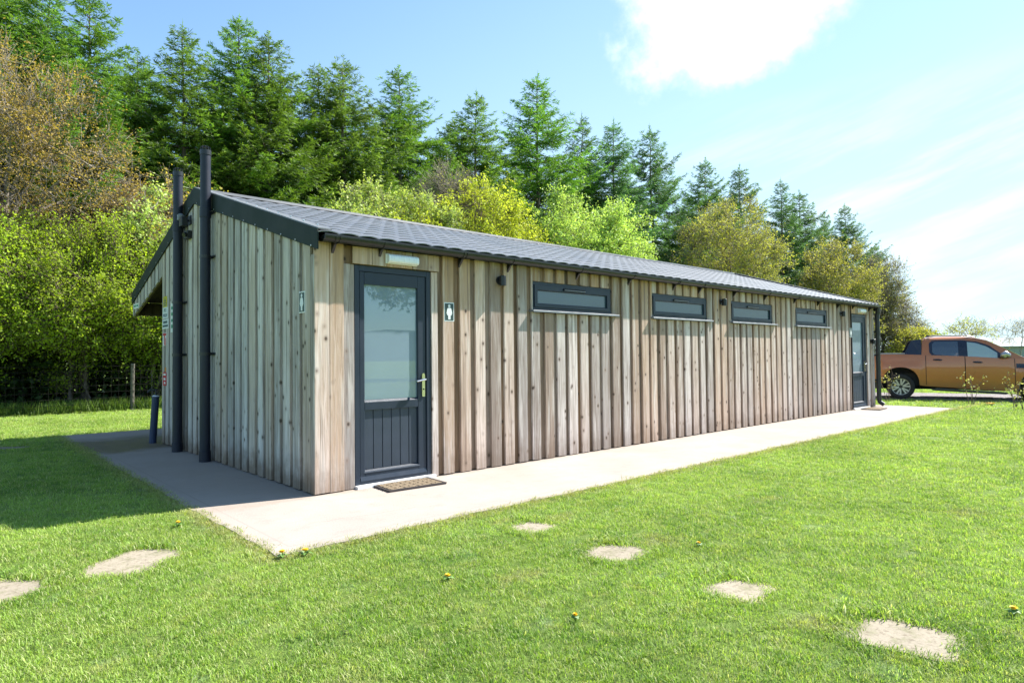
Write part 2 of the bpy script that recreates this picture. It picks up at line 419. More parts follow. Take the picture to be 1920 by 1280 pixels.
M['dark_under'] = simple('dark_underbody', (.010,.010,.010), .8)
M['lamp_lens'] = simple('headlamp_lens', (.6,.62,.64), .1, var=.05)
M['red_lens'] = simple('tail_lamp_lens', (.35,.01,.01), .15)
M['hill'] = simple('far_hill', (.05,.075,.045), .9, var=.3, scale=.03)
M['dand'] = simple('dandelion_yellow', (.80,.52,.01), .6, var=.15, scale=80)
M['dand_leaf'] = simple('dandelion_leaf', (.10,.20,.03), .6, var=.2, scale=40)

M['con_a'] = leaf_mat('spruce_needles', (.046,.110,.018), (.19,.32,.046), .42, .012)
M['con_b'] = leaf_mat('larch_needles', (.055,.125,.024), (.205,.335,.060), .42, .012)
M['con_far'] = leaf_mat('hazed_spruce_needles', (.045,.11,.045), (.15,.26,.095), .38, .015)  # same spruces farther off, bluish haze mixed into the needle colour
M['lf_brown'] = leaf_mat('bronze_oak_leaves', (.28,.205,.045), (.60,.46,.12), .4, .01)
M['lf_haw'] = leaf_mat('hawthorn_leaves', (.23,.325,.022), (.40,.50,.05), .5, .01)
M['lf_pale'] = leaf_mat('pale_blossom_leaves', (.29,.39,.085), (.56,.65,.21), .35, .01)
M['lf_yellow'] = leaf_mat('yellow_green_leaves', (.33,.40,.030), (.64,.70,.11), .42, .01)
M['lf_light'] = leaf_mat('light_green_leaves', (.24,.34,.065), (.54,.64,.22), .42, .01)
M['lf_olive'] = leaf_mat('olive_oak_leaves', (.26,.27,.05), (.58,.56,.13), .42, .01)
M['lf_bud'] = leaf_mat('pale_yellow_bud_leaves', (.30,.30,.10), (.56,.50,.24), .35, .01)
M['lf_dark'] = leaf_mat('dark_leaves', (.16,.15,.05), (.36,.33,.11), .5, .01)
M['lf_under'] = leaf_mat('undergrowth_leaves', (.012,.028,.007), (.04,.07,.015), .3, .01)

# ------------------------------------------------------------------ camera, sun, sky
cam = bpy.data.cameras.new('camera'); cam_o = bpy.data.objects.new('camera', cam); COL.objects.link(cam_o)
yaw, pitch, roll = -0.7345, 0.0258, -0.0103
fw = Vector((-math.sin(yaw), math.cos(yaw), 0)); rt = Vector((math.cos(yaw), math.sin(yaw), 0)); up = Vector((0,0,1))
F = fw*math.cos(pitch) + up*math.sin(pitch); U = up*math.cos(pitch) - fw*math.sin(pitch)
R = rt*math.cos(roll) + U*math.sin(roll); U = U*math.cos(roll) - rt*math.sin(roll)
CAM = Vector((-2.6103, -5.5508, 1.219))
cam_o.matrix_world = Matrix(((R.x,U.x,-F.x,CAM.x),(R.y,U.y,-F.y,CAM.y),(R.z,U.z,-F.z,CAM.z),(0,0,0,1)))
cam.sensor_width = 36; cam.lens = 36*1204.8/1920; cam.clip_end = 3000; cam.clip_start = .05
scene.camera = cam_o

SUN = Vector((.865, -.235, 1.0)).normalized()
sl = bpy.data.lights.new('sun', 'SUN'); sl.energy = 4.5; sl.angle = math.radians(.53); sl.color = (1.0, .955, .88)
so = bpy.data.objects.new('sun', sl); COL.objects.link(so); so.rotation_euler = SUN.to_track_quat('Z','Y').to_euler(); so.location = (20,-10,30)

w = bpy.data.worlds.new('World'); scene.world = w; w.use_nodes = True
nt = w.node_tree; nt.nodes.clear()
class WN(NT):
    def __init__(s, tree): s.t = tree
t = WN(nt)
out = t.n('ShaderNodeOutputWorld'); bg = t.n('ShaderNodeBackground')
sky = t.n('ShaderNodeTexSky', sky_type='NISHITA'); sky.sun_disc = False
sky.sun_elevation = math.asin(SUN.z); sky.sun_rotation = math.atan2(SUN.x, SUN.y)
sky.air_density = 1.0; sky.dust_density = .25; sky.ozone_density = 1.2; sky.altitude = 50
d = t.n('ShaderNodeTexCoord').outputs['Generated']
nrm = t.n('ShaderNodeVectorMath', operation='NORMALIZE'); t.put(nrm.inputs[0], d); d = nrm.outputs[0]
def dot(v):
    nd = t.n('ShaderNodeVectorMath', operation='DOT_PRODUCT'); t.put(nd.inputs[0], d); nd.inputs[1].default_value = v; return nd.outputs['Value']
# one big cumulus, with torn edges
wob = t.noise(t.vadd(d,(3.1,1.7,.4)), 7.0, 7, .62)
c0 = Vector((.757,.436,.475)).normalized()
ax = Vector((-c0.y, c0.x, 0)).normalized(); az = c0.cross(ax)
a = t.math('DIVIDE', dot(tuple(ax)), .148); b_ = t.math('DIVIDE', dot(tuple(az)), .118)
rad = t.math('SQRT', t.math('ADD', t.math('MULTIPLY', a, a), t.math('MULTIPLY', b_, b_)))
front = t.math('GREATER_THAN', dot(tuple(c0)), .3)
cl = t.rng(t.math('ADD', rad, t.math('MULTIPLY', t.math('SUBTRACT', wob, .5), 1.9)), .42, 1.18, 1, 0, True)
cl = t.math('MULTIPLY', cl, front)
# cirrus streaks low in the south-east
zz = t.sep(d)[2]
str_v = t.comb(t.math('MULTIPLY', t.math('ADD', t.sep(d)[0], t.sep(d)[1]), 1.6), t.math('MULTIPLY', t.sep(d)[1], 1.6), t.math('MULTIPLY', t.math('ADD', zz, t.math('MULTIPLY', t.sep(d)[1], .30)), 13.0))
ci = t.noise(str_v, 1.7, 6, .6)
band = t.math('MULTIPLY', t.rng(zz, .0, .06, .6, 1), t.rng(zz, .24, .40, 1, 0, True))
east = t.rng(dot((.985,.17,0)), .72, .99, 0, 1, True)
cim = t.math('MULTIPLY', t.math('MULTIPLY', t.rng(ci, .40, .72, 0, .42, True), band), east)
# small puffs elsewhere
pf = t.rng(t.noise(t.vmul(d,(3,3,5)), 1.6, 7, .6), .60, .74, 0, .55, True)
pf = t.math('MULTIPLY', pf, t.rng(dot((.71,.71,0)), .2, .75, 1, 0, True))
skyc = t.mix(1.0, sky.outputs[0], rgb(.84,1.02,1.07), 'MULTIPLY')
haze = t.math('MULTIPLY', t.rng(zz, -.02, .85, .9, 0, True), t.rng(dot((.985,.17,0)), .25, 1.0, .17, 1, True))
WHITE = rgb(3.05, 4.05, 4.75)
skyc = t.mix(haze, skyc, WHITE)
skyc = t.mix(cim, skyc, rgb(5.6,6.1,6.3))
skyc = t.mix(pf, skyc, rgb(9,9,9.2))
skyc = t.mix(cl, skyc, rgb(6.4,6.4,6.4))
t.put(bg.inputs[0], skyc); bg.inputs[1].default_value = .090
nt.links.new(bg.outputs[0], out.inputs[0])
vs = scene.view_settings; vs.view_transform = 'Standard'; vs.look = 'None'; vs.exposure = 1.5; vs.gamma = 1.0; vs.use_curve_mapping = False

# ------------------------------------------------------------------ ground
GZ = -.012
g = MB()
xs = [-700,-60,-20,-8,0,8,16,40,120,900]; ys = [-800,-300,-60,-20,-8,0,8,16,40,120,900]
for i in range(len(xs)-1):
    for j in range(len(ys)-1):
        g.add([(xs[i],ys[j],GZ),(xs[i+1],ys[j],GZ),(xs[i+1],ys[j+1],GZ),(xs[i],ys[j+1],GZ)], [(0,1,2,3)])
tag(g.build('ground', M['lawn']), kind='structure')

# concrete apron round the building, with slightly ragged outer edge
def edge_noise(s, seed):
    return .008*math.sin(s*2.3+seed)+.007*math.sin(s*9.7+seed*2)+.006*math.sin(s*31.1+seed*3)
out_pts = []
for s in np.arange(-1.0, 14.35, .12): out_pts.append((s, -1.55+edge_noise(s,1)))
for s in np.arange(-1.55, 7.5, .12): out_pts.append((14.38+edge_noise(s,2)*.6, s))
for s in np.arange(14.38, -.98, -.3): out_pts.append((s, 7.5))
for s in np.arange(7.5, -1.56, -.12): out_pts.append((-1.0+edge_noise(s,4), s))
pb = MB(); pb.prism(out_pts, 'z', -.12, 0.0)
tag(pb.build('concrete_path', M['concrete']), kind='structure')

# gravel track under and behind the pickup
TA = math.atan2(-.944, .33); tdir = Vector((.33,-.944,0)); tn = Vector((.944,.33,0)); TP = Vector((17.12,.41,0))
gv = MB()
nseg = 60; near = []; far = []
for i in range(nseg+1):
    s = -14 + 34*i/nseg
    near.append(TP + tdir*s + tn*(-.22 + .06*math.sin(s*2.1) + .05*math.sin(s*5.3)))
    far.append(TP + tdir*s + tn*(3.3 + .1*math.sin(s*1.3) + .05*math.sin(s*4.7)))
for i in range(nseg):
    q = [near[i], near[i+1], far[i+1], far[i]]
    gv.add([(p.x,p.y,-.006) for p in q], [(0,1,2,3)])
tag(gv.build('gravel_track', M['gravel']), kind='structure')

# far hill behind the viewer (shows only as the dark band mirrored in the glass)
hb = MB(); N = 60; prev = None
ring = []
for i in range(N+1):
    a = math.radians(-175 + 170*i/N)
    r = 420; h = 17 + 5*math.sin(i*.35) + 2*math.sin(i*1.1)
    ring.append(((r*math.cos(a), r*math.sin(a), GZ), ((r+70)*math.cos(a), (r+70)*math.sin(a), h), ((r+260)*math.cos(a), (r+260)*math.sin(a), h+6)))
for i in range(N):
    for k in range(2):
        hb.add([ring[i][k], ring[i][k+1], ring[i+1][k+1], ring[i+1][k]], [(0,1,2,3)])
tag(hb.build('hills', M['hill']), kind='structure')

# ------------------------------------------------------------------ the timber building
L, RW, RIDGE_Y, RIDGE_Z, EAVE_Z, EY0, EY1 = 13.82, 5.12, 3.53, 3.46, 2.365, -.13, 7.05
SL = (RIDGE_Z-EAVE_Z)/(RIDGE_Y-EY0)
def roofz(y): return RIDGE_Z - abs(y-RIDGE_Y)*((RIDGE_Z-EAVE_Z)/((RIDGE_Y-EY0) if y < RIDGE_Y else (EY1-RIDGE_Y)))
B = empty('timber_building', (0,0,0), 'long low timber clad toilet block with grey tile effect roof', 'building')

DOORS = [(.362, 1.24), (12.49, 13.368)]
WINS = [(2.698, 4.17), (5.085, 6.557), (7.303, 8.775), (9.705, 11.177)]
DZ0, DZ1, WZ0, WZ1 = .03, 2.123, 1.792, 2.133
OPEN = sorted([(a,b,0.0,DZ1) for a,b in DOORS] + [(a,b,WZ0,WZ1) for a,b in WINS])
FT = 2.30   # top of front wall

wall = MB()
# wall core: front wall panels round the openings, gable, rear and far walls
x = 0.02
for (a,b,z0,z1) in OPEN:
    wall.box(x, a, .002, .12, 0, FT, 0, .3); 
    wall.box(a, b, .002, .12, z1, FT, 0, .35)
    if z0 > 0: wall.box(a, b, .002, .12, 0, z0, 0, .35)
    x = b
wall.box(x, L-.02, .002, .12, 0, FT, 0, .3)
gpoly = [(.12,0),(RW,0),(RW,roofz(RW)-.10),(RIDGE_Y,RIDGE_Z-.10),(.12,roofz(.12)-.10)]
wall.prism(gpoly, 'x', .002, .12, 1, .2)
wall.prism(gpoly, 'x', L-.12, L-.002, 1, .2)
wall.box(.12, L-.12, RW-.12, RW, 0, roofz(RW)-.12, 1, .4)
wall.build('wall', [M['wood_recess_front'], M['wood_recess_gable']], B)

# front cladding: inner boards (recessed) and outer boards over them
clad = MB()
def front_board(x0, x1, y0, y1, z0, z1, mat):
    z0 += random.uniform(0,.006)
    segs = [(z0,z1)]
    for (a,b,oz0,oz1) in OPEN:
        if x1 > a+.004 and x0 < b-.004:
            if x0 < a-.004 or x1 > b+.004:   # board straddles the edge of an opening: cut it there
                if x0 < a-.004: front_board(x0, a-.001, y0, y1, z0, z1, mat)
                else: front_board(b+.001, x1, y0, y1, z0, z1, mat)
                x0, x1 = max(x0,a), min(x1,b)
                if x1-x0 < .01: return
            ns = []
            for s in segs:
                if s[0] < oz0-.002: ns.append((s[0], min(s[1],oz0-.034)))
                if s[1] > oz1+.002: ns.append((max(s[0],oz1+.004), s[1]))
            segs = ns
    for s in segs:
        if s[1]-s[0] > .02:
            clad.bevbox(x0, x1, y0, y1, s[0], s[1], .003, mat, random.random())
x = .0
while x < L-.03:
    front_board(x+.002, min(x+.213, L), -.021, .0, .012, FT, 1); x += .215
tops = []
pos = [(-.045,.10),(.103,.243)] + [(1.30,1.315)][:0]
xx = 1.385
while xx < 12.40:
    wv = random.uniform(.132,.155); pos.append((xx + random.uniform(-.008,.008), xx + wv)); xx += .2155
pos += [(12.40,12.486),(13.40,13.53),(13.60,13.70),(13.73,13.82)]
for a,b in pos: front_board(a, b, -.050, -.0215, .008, FT, 0)
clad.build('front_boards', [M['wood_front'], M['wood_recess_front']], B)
# door surround: a flat trim each side and the stepped lintel boards above
SURR = []
for (a,b) in DOORS:
    trim = MB(); SURR.append(trim)
    trim.bevbox(a-.115, a-.003, -.034, -.0218, .008, DZ1, .003, 0, random.random())
    trim.bevbox(b+.003, b+.08, -.040, -.0218, .008, DZ1, .003, 0, random.random())
    x = a-.03
    for wv in (.21,.16,.30,.19,.14):
        if x+wv < b+.13: trim.bevbox(x, x+wv-.004, -.062, -.0465, DZ1+.008, 2.292, .003, 0, random.random())
        x += wv

# gable cladding
gab = MB()
def gtop(y): return roofz(y)-.09
def gboard(y0, y1, x0, x1, z0, mat, zb=None):
    r = random.random(); z0 += random.uniform(0,.008)
    pts = [(y0,z0),(y1,z0 if zb is None else zb)]
    pts = [(y0,z0),(y1,zb if zb is not None else z0)]
    if y0 < RIDGE_Y < y1: pts += [(y1,gtop(y1)),(RIDGE_Y,gtop(RIDGE_Y)),(y0,gtop(y0))]
    else: pts += [(y1,gtop(y1)),(y0,gtop(y0))]
    gab.prism(pts, 'x', x0, x1, mat, r)
y = .0
while y < RW: gboard(y+.002, min(y+.223,RW), -.021, .001, .012, 1); y += .225
y = .045
gab.bevbox(-.048,-.0215, -.0455, .036, .008, 2.18, .003, 0, .37)
while y < RW-.05:
    gboard(y+random.uniform(-.006,.006), min(y+random.uniform(.145,.168),RW), -.046, -.0215, .008, 0); y += .225
# canopy gable boards: hung below the verge, lower edge raked
def canz(y): return 2.515 - (y-RW)*(2.515-2.0)/(EY1-.02-RW)
y = RW+.004
while y < EY1-.05:
    y1 = min(y+.223, EY1-.03)
    gab.prism([(y,canz(y)),(y1,canz(y1)),(y1,gtop(y1)),(y,gtop(y))], 'x', -.019, .012, 1, random.random())
    y += .225
y = RW+.03
while y < EY1-.06:
    y1 = min(y+.155, EY1-.03)
    gab.prism([(y,canz(y)-.004),(y1,canz(y1)-.004),(y1,gtop(y1)),(y,gtop(y))], 'x', -.046, -.0195, 0, random.random())
    y += .225
gab.build('gable_boards', [M['wood_gable'], M['wood_recess_gable']], B)
far_g = MB(); y = .045
while y < RW-.05:
    far_g.prism([(y,.01),(y+.155,.01),(y+.155,gtop(y+.155)),(y,gtop(y))], 'x', L-.001, L+.04, 0, random.random()); y += .225
far_g.build('gable_boards', [M['wood_gable']], B)

# canopy underside and its frame
can = MB()
can.prism([(RW,roofz(RW)-.13),(EY1-.04,roofz(EY1-.04)-.13),(EY1-.04,roofz(EY1-.04)-.10),(RW,roofz(RW)-.10)], 'x', .02, L, 0, .5)
for xx in np.arange(.4, L, 1.2):
    can.prism([(RW,canz(RW)),(EY1-.06,canz(EY1-.06)+.02),(EY1-.06,roofz(EY1-.06)-.131),(RW,roofz(RW)-.131)], 'x', xx, xx+.05, 0, random.random())
can.box(.015, L, EY1-.06, EY1-.02, 2.02, 2.24, 0, .2)
can.box(.02, L, RW+.001, RW+.05, 2.14, 2.40, 0, .7)
for xx in (4.6, 9.2, 13.6): can.box(xx, xx+.12, EY1-.18, EY1-.065, 0, 2.2, 0, random.random())
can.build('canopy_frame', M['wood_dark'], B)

# roof: pressed steel tile sheets, both slopes in one part
def roof_slope(mb, y_e, y_r, z_e, z_r, x0, x1, per, samp):
    ln = math.hypot(y_r-y_e, z_r-z_e); ux = Vector((0, (y_r-y_e)/ln, (z_r-z_e)/ln)); nrm = Vector((0,-ux.z,ux.y)) 
    if nrm.z < 0: nrm = -nrm
    rows = 11; dv = ln/rows
    nx = int((x1-x0)/per*samp)
    xs_ = [x0+(x1-x0)*i/nx for i in range(nx+1)]
    prof = [.018*max(0.0, math.sin(math.pi*((x_-x0)/per % 1.0)))**.7 for x_ in xs_]
    base = Vector((0,y_e,z_e))
    for k in range(rows):
        v0 = dv*k - (.012 if k else 0); v1 = dv*(k+1)
        vs = []; fs = []
        for (v, h) in ((v0,-.004),(v0,.006),(v0+.03,.0068),(v0+dv*.5,.0035),(v1,.0)):
            for i, x_ in enumerate(xs_):
                scal = .018*math.sin(math.pi*((x_-x0)/per % 1.0)) if v < v0+.02 else 0
                p = base + ux*(v-scal) + nrm*(h+prof[i]); vs.append((x_,p.y,p.z))
        n1 = nx+1
        for j in range(4):
            for i in range(nx): fs.append((j*n1+i, j*n1+i+1, (j+1)*n1+i+1, (j+1)*n1+i))
        mb.add(vs, fs, 0, 0)
rf = MB()
roof_slope(rf, EY0-.02, RIDGE_Y, EAVE_Z, RIDGE_Z+.006, -.055, L+.06, .205, 8)
roof_slope(rf, EY1, RIDGE_Y, EAVE_Z, RIDGE_Z+.006, -.055, L+.06, .205, 4)
roof = rf.build('roof', M['roof'], B)
# ridge capping
rc = MB()
rc.prism([(RIDGE_Y-.14,RIDGE_Z-.008),(RIDGE_Y-.13,RIDGE_Z+.028),(RIDGE_Y,RIDGE_Z+.062),(RIDGE_Y+.13,RIDGE_Z+.028),(RIDGE_Y+.14,RIDGE_Z-.008)], 'x', -.05, L+.055)
rc.build('ridge_cap', M['roof'], roof)
# verge (barge) flashing on both gables
bd = 0.185
for gx, sx in ((-.05,-1),(L+.05,1)):
    vb = MB()
    a, c = gx, gx+sx*.014
    lo, hi = min(a,c), max(a,c)
    fy0, fz0 = EY0-.015, EAVE_Z+.03
    vb.prism([(fy0,fz0-bd),(RIDGE_Y,RIDGE_Z+.045-bd-.02),(RIDGE_Y,RIDGE_Z+.055),(fy0,fz0)], 'x', lo, hi)
    vb.prism([(EY1,EAVE_Z+.03-bd),(RIDGE_Y+.001,RIDGE_Z+.045-bd-.02),(RIDGE_Y+.001,RIDGE_Z+.055),(EY1,EAVE_Z+.03)], 'x', lo, hi)
    # top leg lying on the tiles
    t0, t1 = (gx-.002, gx+.13) if sx < 0 else (gx-.13, gx+.002)
    vb.prism([(fy0,fz0+.001),(RIDGE_Y,RIDGE_Z+.056),(RIDGE_Y,RIDGE_Z+.066),(fy0,fz0+.012)], 'x', t0, t1, 1)
    vb.prism([(EY1,EAVE_Z+.031),(RIDGE_Y+.001,RIDGE_Z+.056),(RIDGE_Y+.001,RIDGE_Z+.066),(EY1,EAVE_Z+.042)], 'x', t0, t1, 1)
    if sx < 0:
        sc = vb
        for y in np.arange(EY0+.1, EY1-.1, .34):
            zt = roofz(y)
            for dz in (-.135,):
                sc.tube([(gx-.0145,y,zt+dz),(gx-.021,y,zt+dz)], .008, 6, 2)
        for y in np.arange(EY0+.15, RIDGE_Y-.1, .3):
            zt = roofz(y)+.052
            sc.tube([(gx+.07,y,zt),(gx+.07,y,zt+.010)], .010, 6, 2)
    vb.build('verge_flashing', [M['green_trim'], M['flash'], M['steel']], B)

# rainwater gutter along the front eave with straps, and the downpipe at the far end
gt = MB(); GY, GZZ, GR = EY0-.002, 2.345, .056
angs = [math.pi + math.pi*i/12 for i in range(13)]
pr_o = [(GY+GR*math.cos(a), GZZ+GR*math.sin(a)) for a in angs]; pr_i = [(GY+(GR-.006)*math.cos(a), GZZ+(GR-.006)*math.sin(a)) for a in angs][::-1]
gt.prism(pr_o + pr_i, 'x', -.012, L+.03)
gt.box(-.012,-.006, GY-GR, GY+GR, GZZ-GR*.7, GZZ)
gt.box(-.01, L+.03, GY-GR-.004, GY-GR+.004, GZZ-.004, GZZ+.010)
gut = gt.build('gutter', M['black'], B)
for xx in (.13,.62,1.60,2.30,3.47,4.53,5.61,6.32,7.38,8.46,9.64,10.7,11.7,12.5,13.5):
    bm_ = MB()
    pr = [(GY+(GR+.006)*math.cos(a), GZZ+(GR+.006)*math.sin(a)) for a in angs]; pi_ = [(GY+(GR+.0005)*math.cos(a), GZZ+(GR+.0005)*math.sin(a)) for a in angs][::-1]
    for dx in ((-.03,-.012),(.012,.03)) if xx in (.13,1.60,5.61,9.64) else ((-.014,.014),):
        bm_.prism(pr + pi_, 'x', xx+dx[0], xx+dx[1])
    bm_.prism([(-.047,2.20),(-.047,2.31),(GY-.01,GZZ-GR-.006),(GY+.02,GZZ-GR-.012)], 'x', xx-.012, xx+.012)
    bm_.build('gutter_bracket', M['black'], B)
dp = MB()
dpx, dpy = 13.86, -.115
dp.tube([(dpx,GY,GZZ-.05),(dpx,GY,2.20),(dpx,dpy,2.12),(dpx,dpy,.14),(dpx,dpy-.02,.10),(dpx+.01,dpy-.10,.045)], [.056,.052,.050,.050,.050,.046], 16)
for zz_ in (2.12,1.75,.6): dp.tube([(dpx,dpy,zz_-.03),(dpx,dpy,zz_+.03)], .056, 16)
dpo = dp.build('downpipe', M['black'], B, smooth=False)
for zz_ in (1.75,.62,1.2):
    cb = MB(); cb.box(dpx-.055, dpx+.055, -.075, -.047, zz_-.02, zz_+.02); cb.box(dpx-.05, dpx-.035, dpy-.03, -.05, zz_-.015, zz_+.015)
    cb.build('pipe_clip', M['black'], dpo)

# soil vent pipes up the gable
for (py, h, cols) in ((2.79, 3.80, (.10, 3.07)), (3.98, 3.80, (.09, 3.08))):
    sp = MB(); px = -.132; r = .060
    sp.tube([(px,py,.0),(px,py,h)], r, 24)
    for cz in cols: sp.tube([(px,py,cz-.09 if cz > .2 else 0.0),(px,py,cz+.03),(px,py,cz+.035)], [r+.007,r+.007,r], 24)
    spo = sp.build('vent_pipe', M['pipe'], B, smooth=False)
    cg = MB(); cg.tube([(px,py,h-.05),(px,py,h+.01)], r+.006, 24)
    for k in range(10):
        a = 2*math.pi*k/10; cx_, cy_ = px+.055*math.cos(a), py+.055*math.sin(a)
        cg.tube([(cx_,cy_,h+.005),(cx_,cy_,h+.045),(px+.035*math.cos(a),py+.035*math.sin(a),h+.058)], .005, 5)
    cg.tube([(px,py,h+.05),(px,py,h+.058)], .038, 12)
    cg.build('vent_cage', M['black'], spo)
    for cz in ((3.05,2.5,1.31) if py < 3 else (3.06,2.02,1.31)):
        bk = MB(); bk.box(px+.04, -.045, py-.012, py+.012, cz-.015, cz+.015); bk.box(-.056,-.046, py-.115, py+.115, cz-.016, cz+.016)
        bk.tube([(px,py,cz-.018),(px,py,cz+.018)], r+.006, 20); bk.tube([(px+.03,py-.08,cz),(-.046,py-.08,cz)], .006, 6)
        bk.build('pipe_bracket', M['black_metal'], spo)

# doors
def make_door(x0, x1, lab=None):
    d = empty('door', (x0, 0, 0)); d.parent = B
    fy, fb = -.030, .07
    f = MB(); fwid = .055
    f.bevbox(x0+.001, x0+fwid, fy, fb, DZ0, DZ1-.001, .005); f.bevbox(x1-fwid, x1-.001, fy, fb, DZ0, DZ1-.001, .005)
    f.box(x0+fwid, x1-fwid, fy+.002, fb, DZ1-fwid, DZ1-.001); f.box(x0+fwid, x1-fwid, fy+.004, fb, DZ0, DZ0+.038)
    f.build('door_frame', M['anthracite'], d)
    a, b = x0+fwid+.004, x1-fwid-.004; z0, z1 = DZ0+.045, DZ1-fwid-.004; ly, lb = -.018, .05
    s = MB(); st = .088
    gx0, gx1 = a+st-.07+.02, b-st   # glass/panel opening
    gx0 = a+.045+.012; gx1 = b-.095
    gz0, gz1, pz0, pz1 = .83, 1.945, .165, .735
    s.bevbox(a, gx0, ly, lb, z0, z1, .006); s.bevbox(gx1, b, ly, lb, z0, z1, .006)
    s.box(gx0, gx1, ly+.001, lb, gz1, z1); s.box(gx0, gx1, ly+.001, lb, pz1, gz0-.022); s.box(gx0, gx1, ly+.001, lb, z0, pz0-.018)
    # glazing beads, sloped at the bottom so they catch the light
    s.prism([(ly+.001,gz0-.022),(ly+.028,gz0),(ly+.028,gz0-.022)], 'x', gx0, gx1, 0)
    s.prism([(ly-.004,pz0-.030),(ly+.001,pz0-.018),(ly+.028,pz0),(ly+.028,pz0-.030)], 'x', gx0-.012, gx1+.012, 0)
    s.prism([(ly-.014,z0-.012),(ly-.001,z0+.028),(ly+.004,z0+.028),(ly+.004,z0-.012)], 'x', a+.004, b-.004, 0)
    leaf = s.build('door_leaf', M['anthracite'], d)
    gl = MB(); gl.box(gx0, gx1, ly+.026, ly+.034, gz0, gz1); gl.build('glass_pane', M['frosted'], d)
    p = MB(); nb = 6; wv = (gx1-gx0)/nb
    for k in range(nb): p.bevbox(gx0+k*wv+.003, gx0+(k+1)*wv-.003, ly+.022, ly+.034, pz0, pz1, .003)
    p.box(gx0, gx1, ly+.0342, ly+.04, pz0, pz1)
    p.build('lower_panel', M['anthracite2'], d)
    h = MB(); hx = b-.036
    h.prism([(hx-.015+.0,.835),(hx+.015,.835),(hx+.017,.85),(hx+.017,1.055),(hx+.009,1.072),(hx-.009,1.072),(hx-.017,1.055),(hx-.017,.85)], 'y', ly-.012, ly, 0)
    h.tube([(hx,ly-.012,1.01),(hx,ly-.05,1.01)], .011, 10, 1)
    h.tube([(hx,ly-.05,1.01),(hx-.03,ly-.054,1.008),(hx-.105,ly-.052,.995)], [.011,.010,.009], 10, 1)
    h.tube([(hx,ly-.012,.91),(hx,ly-.018,.91)], .008, 10, 2)
    h.build('handle', [M['brass'], M['chrome'], M['black']], d)
    th = MB(); th.box(x0+.002, x1+.02, -.085, .05, .001, DZ0-.001); th.build('threshold', M['white_sill'], d)
    return d
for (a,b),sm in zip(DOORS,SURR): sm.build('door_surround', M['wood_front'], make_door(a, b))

# windows
def make_window(x0, x1):
    wd = empty('window', (x0, 0, WZ0)); wd.parent = B
    f = MB(); fy, fb, fwd = -.034, .06, .034
    f.box(x0+.001, x1-.001, fy, fb, WZ0, WZ0+fwd); f.box(x0+.001, x1-.001, fy, fb, WZ1-fwd, WZ1)
    f.box(x0+.001, x0+fwd, fy+.001, fb, WZ0+fwd, WZ1-fwd); f.box(x1-fwd, x1-.001, fy+.001, fb, WZ0+fwd, WZ1-fwd)
    f.build('window_frame', M['anthracite'], wd)
    a, b, c, e = x0+fwd+.003, x1-fwd-.003, WZ0+fwd+.003, WZ1-fwd-.003
    s = MB(); sy = -.046; sw = .05
    gx0, gx1, gz0, gz1 = a+sw, b-sw, c+.038, e-.060
    for (px0,px1,pz0,pz1) in ((a,b,c,gz0),(a,b,gz1,e),(a,gx0,gz0,gz1),(gx1,b,gz0,gz1)):
        s.box(px0, px1, sy if px1-px0 > .3 else sy+.001, .03, pz0, pz1)
    s.prism([(sy,gz0-.012),(sy+.022,gz0+.010),(sy+.03,gz0+.010),(sy+.03,gz0-.012)], 'x', gx0, gx1)
    s.prism([(sy-.001,gz1+.004),(sy+.022,gz1-.010),(sy+.03,gz1-.010),(sy+.03,gz1+.004)], 'x', gx0, gx1)
    s.build('sash', M['anthracite'], wd)
    g = MB(); g.box(gx0, gx1, sy+.024, sy+.032, gz0, gz1); g.build('pane', M['frosted_win'], wd)
    v = MB(); vx = (a+b)/2
    v.prism([(sy-.020,gz1+.030),(sy-.020,gz1+.016),(sy-.004,gz1+.010),(sy-.001,gz1+.010),(sy-.001,gz1+.042),(sy-.008,gz1+.042)], 'x', vx-.20, vx+.20, 0)
    v.box(vx-.195, vx+.195, sy-.022, sy-.0201, gz1+.017, gz1+.023, 1)
    v.build('trickle_vent', [M['black'], M['alu']], wd)
    si = MB(); si.prism([(-.105,WZ0-.028),(-.105,WZ0-.010),(-.10,WZ0-.006),(-.02,WZ0-.001),(-.02,WZ0-.028)], 'x', x0-.04, x1+.095)
    si.build('sill', M['alu'], wd)
for a,b in WINS: make_window(a,b)

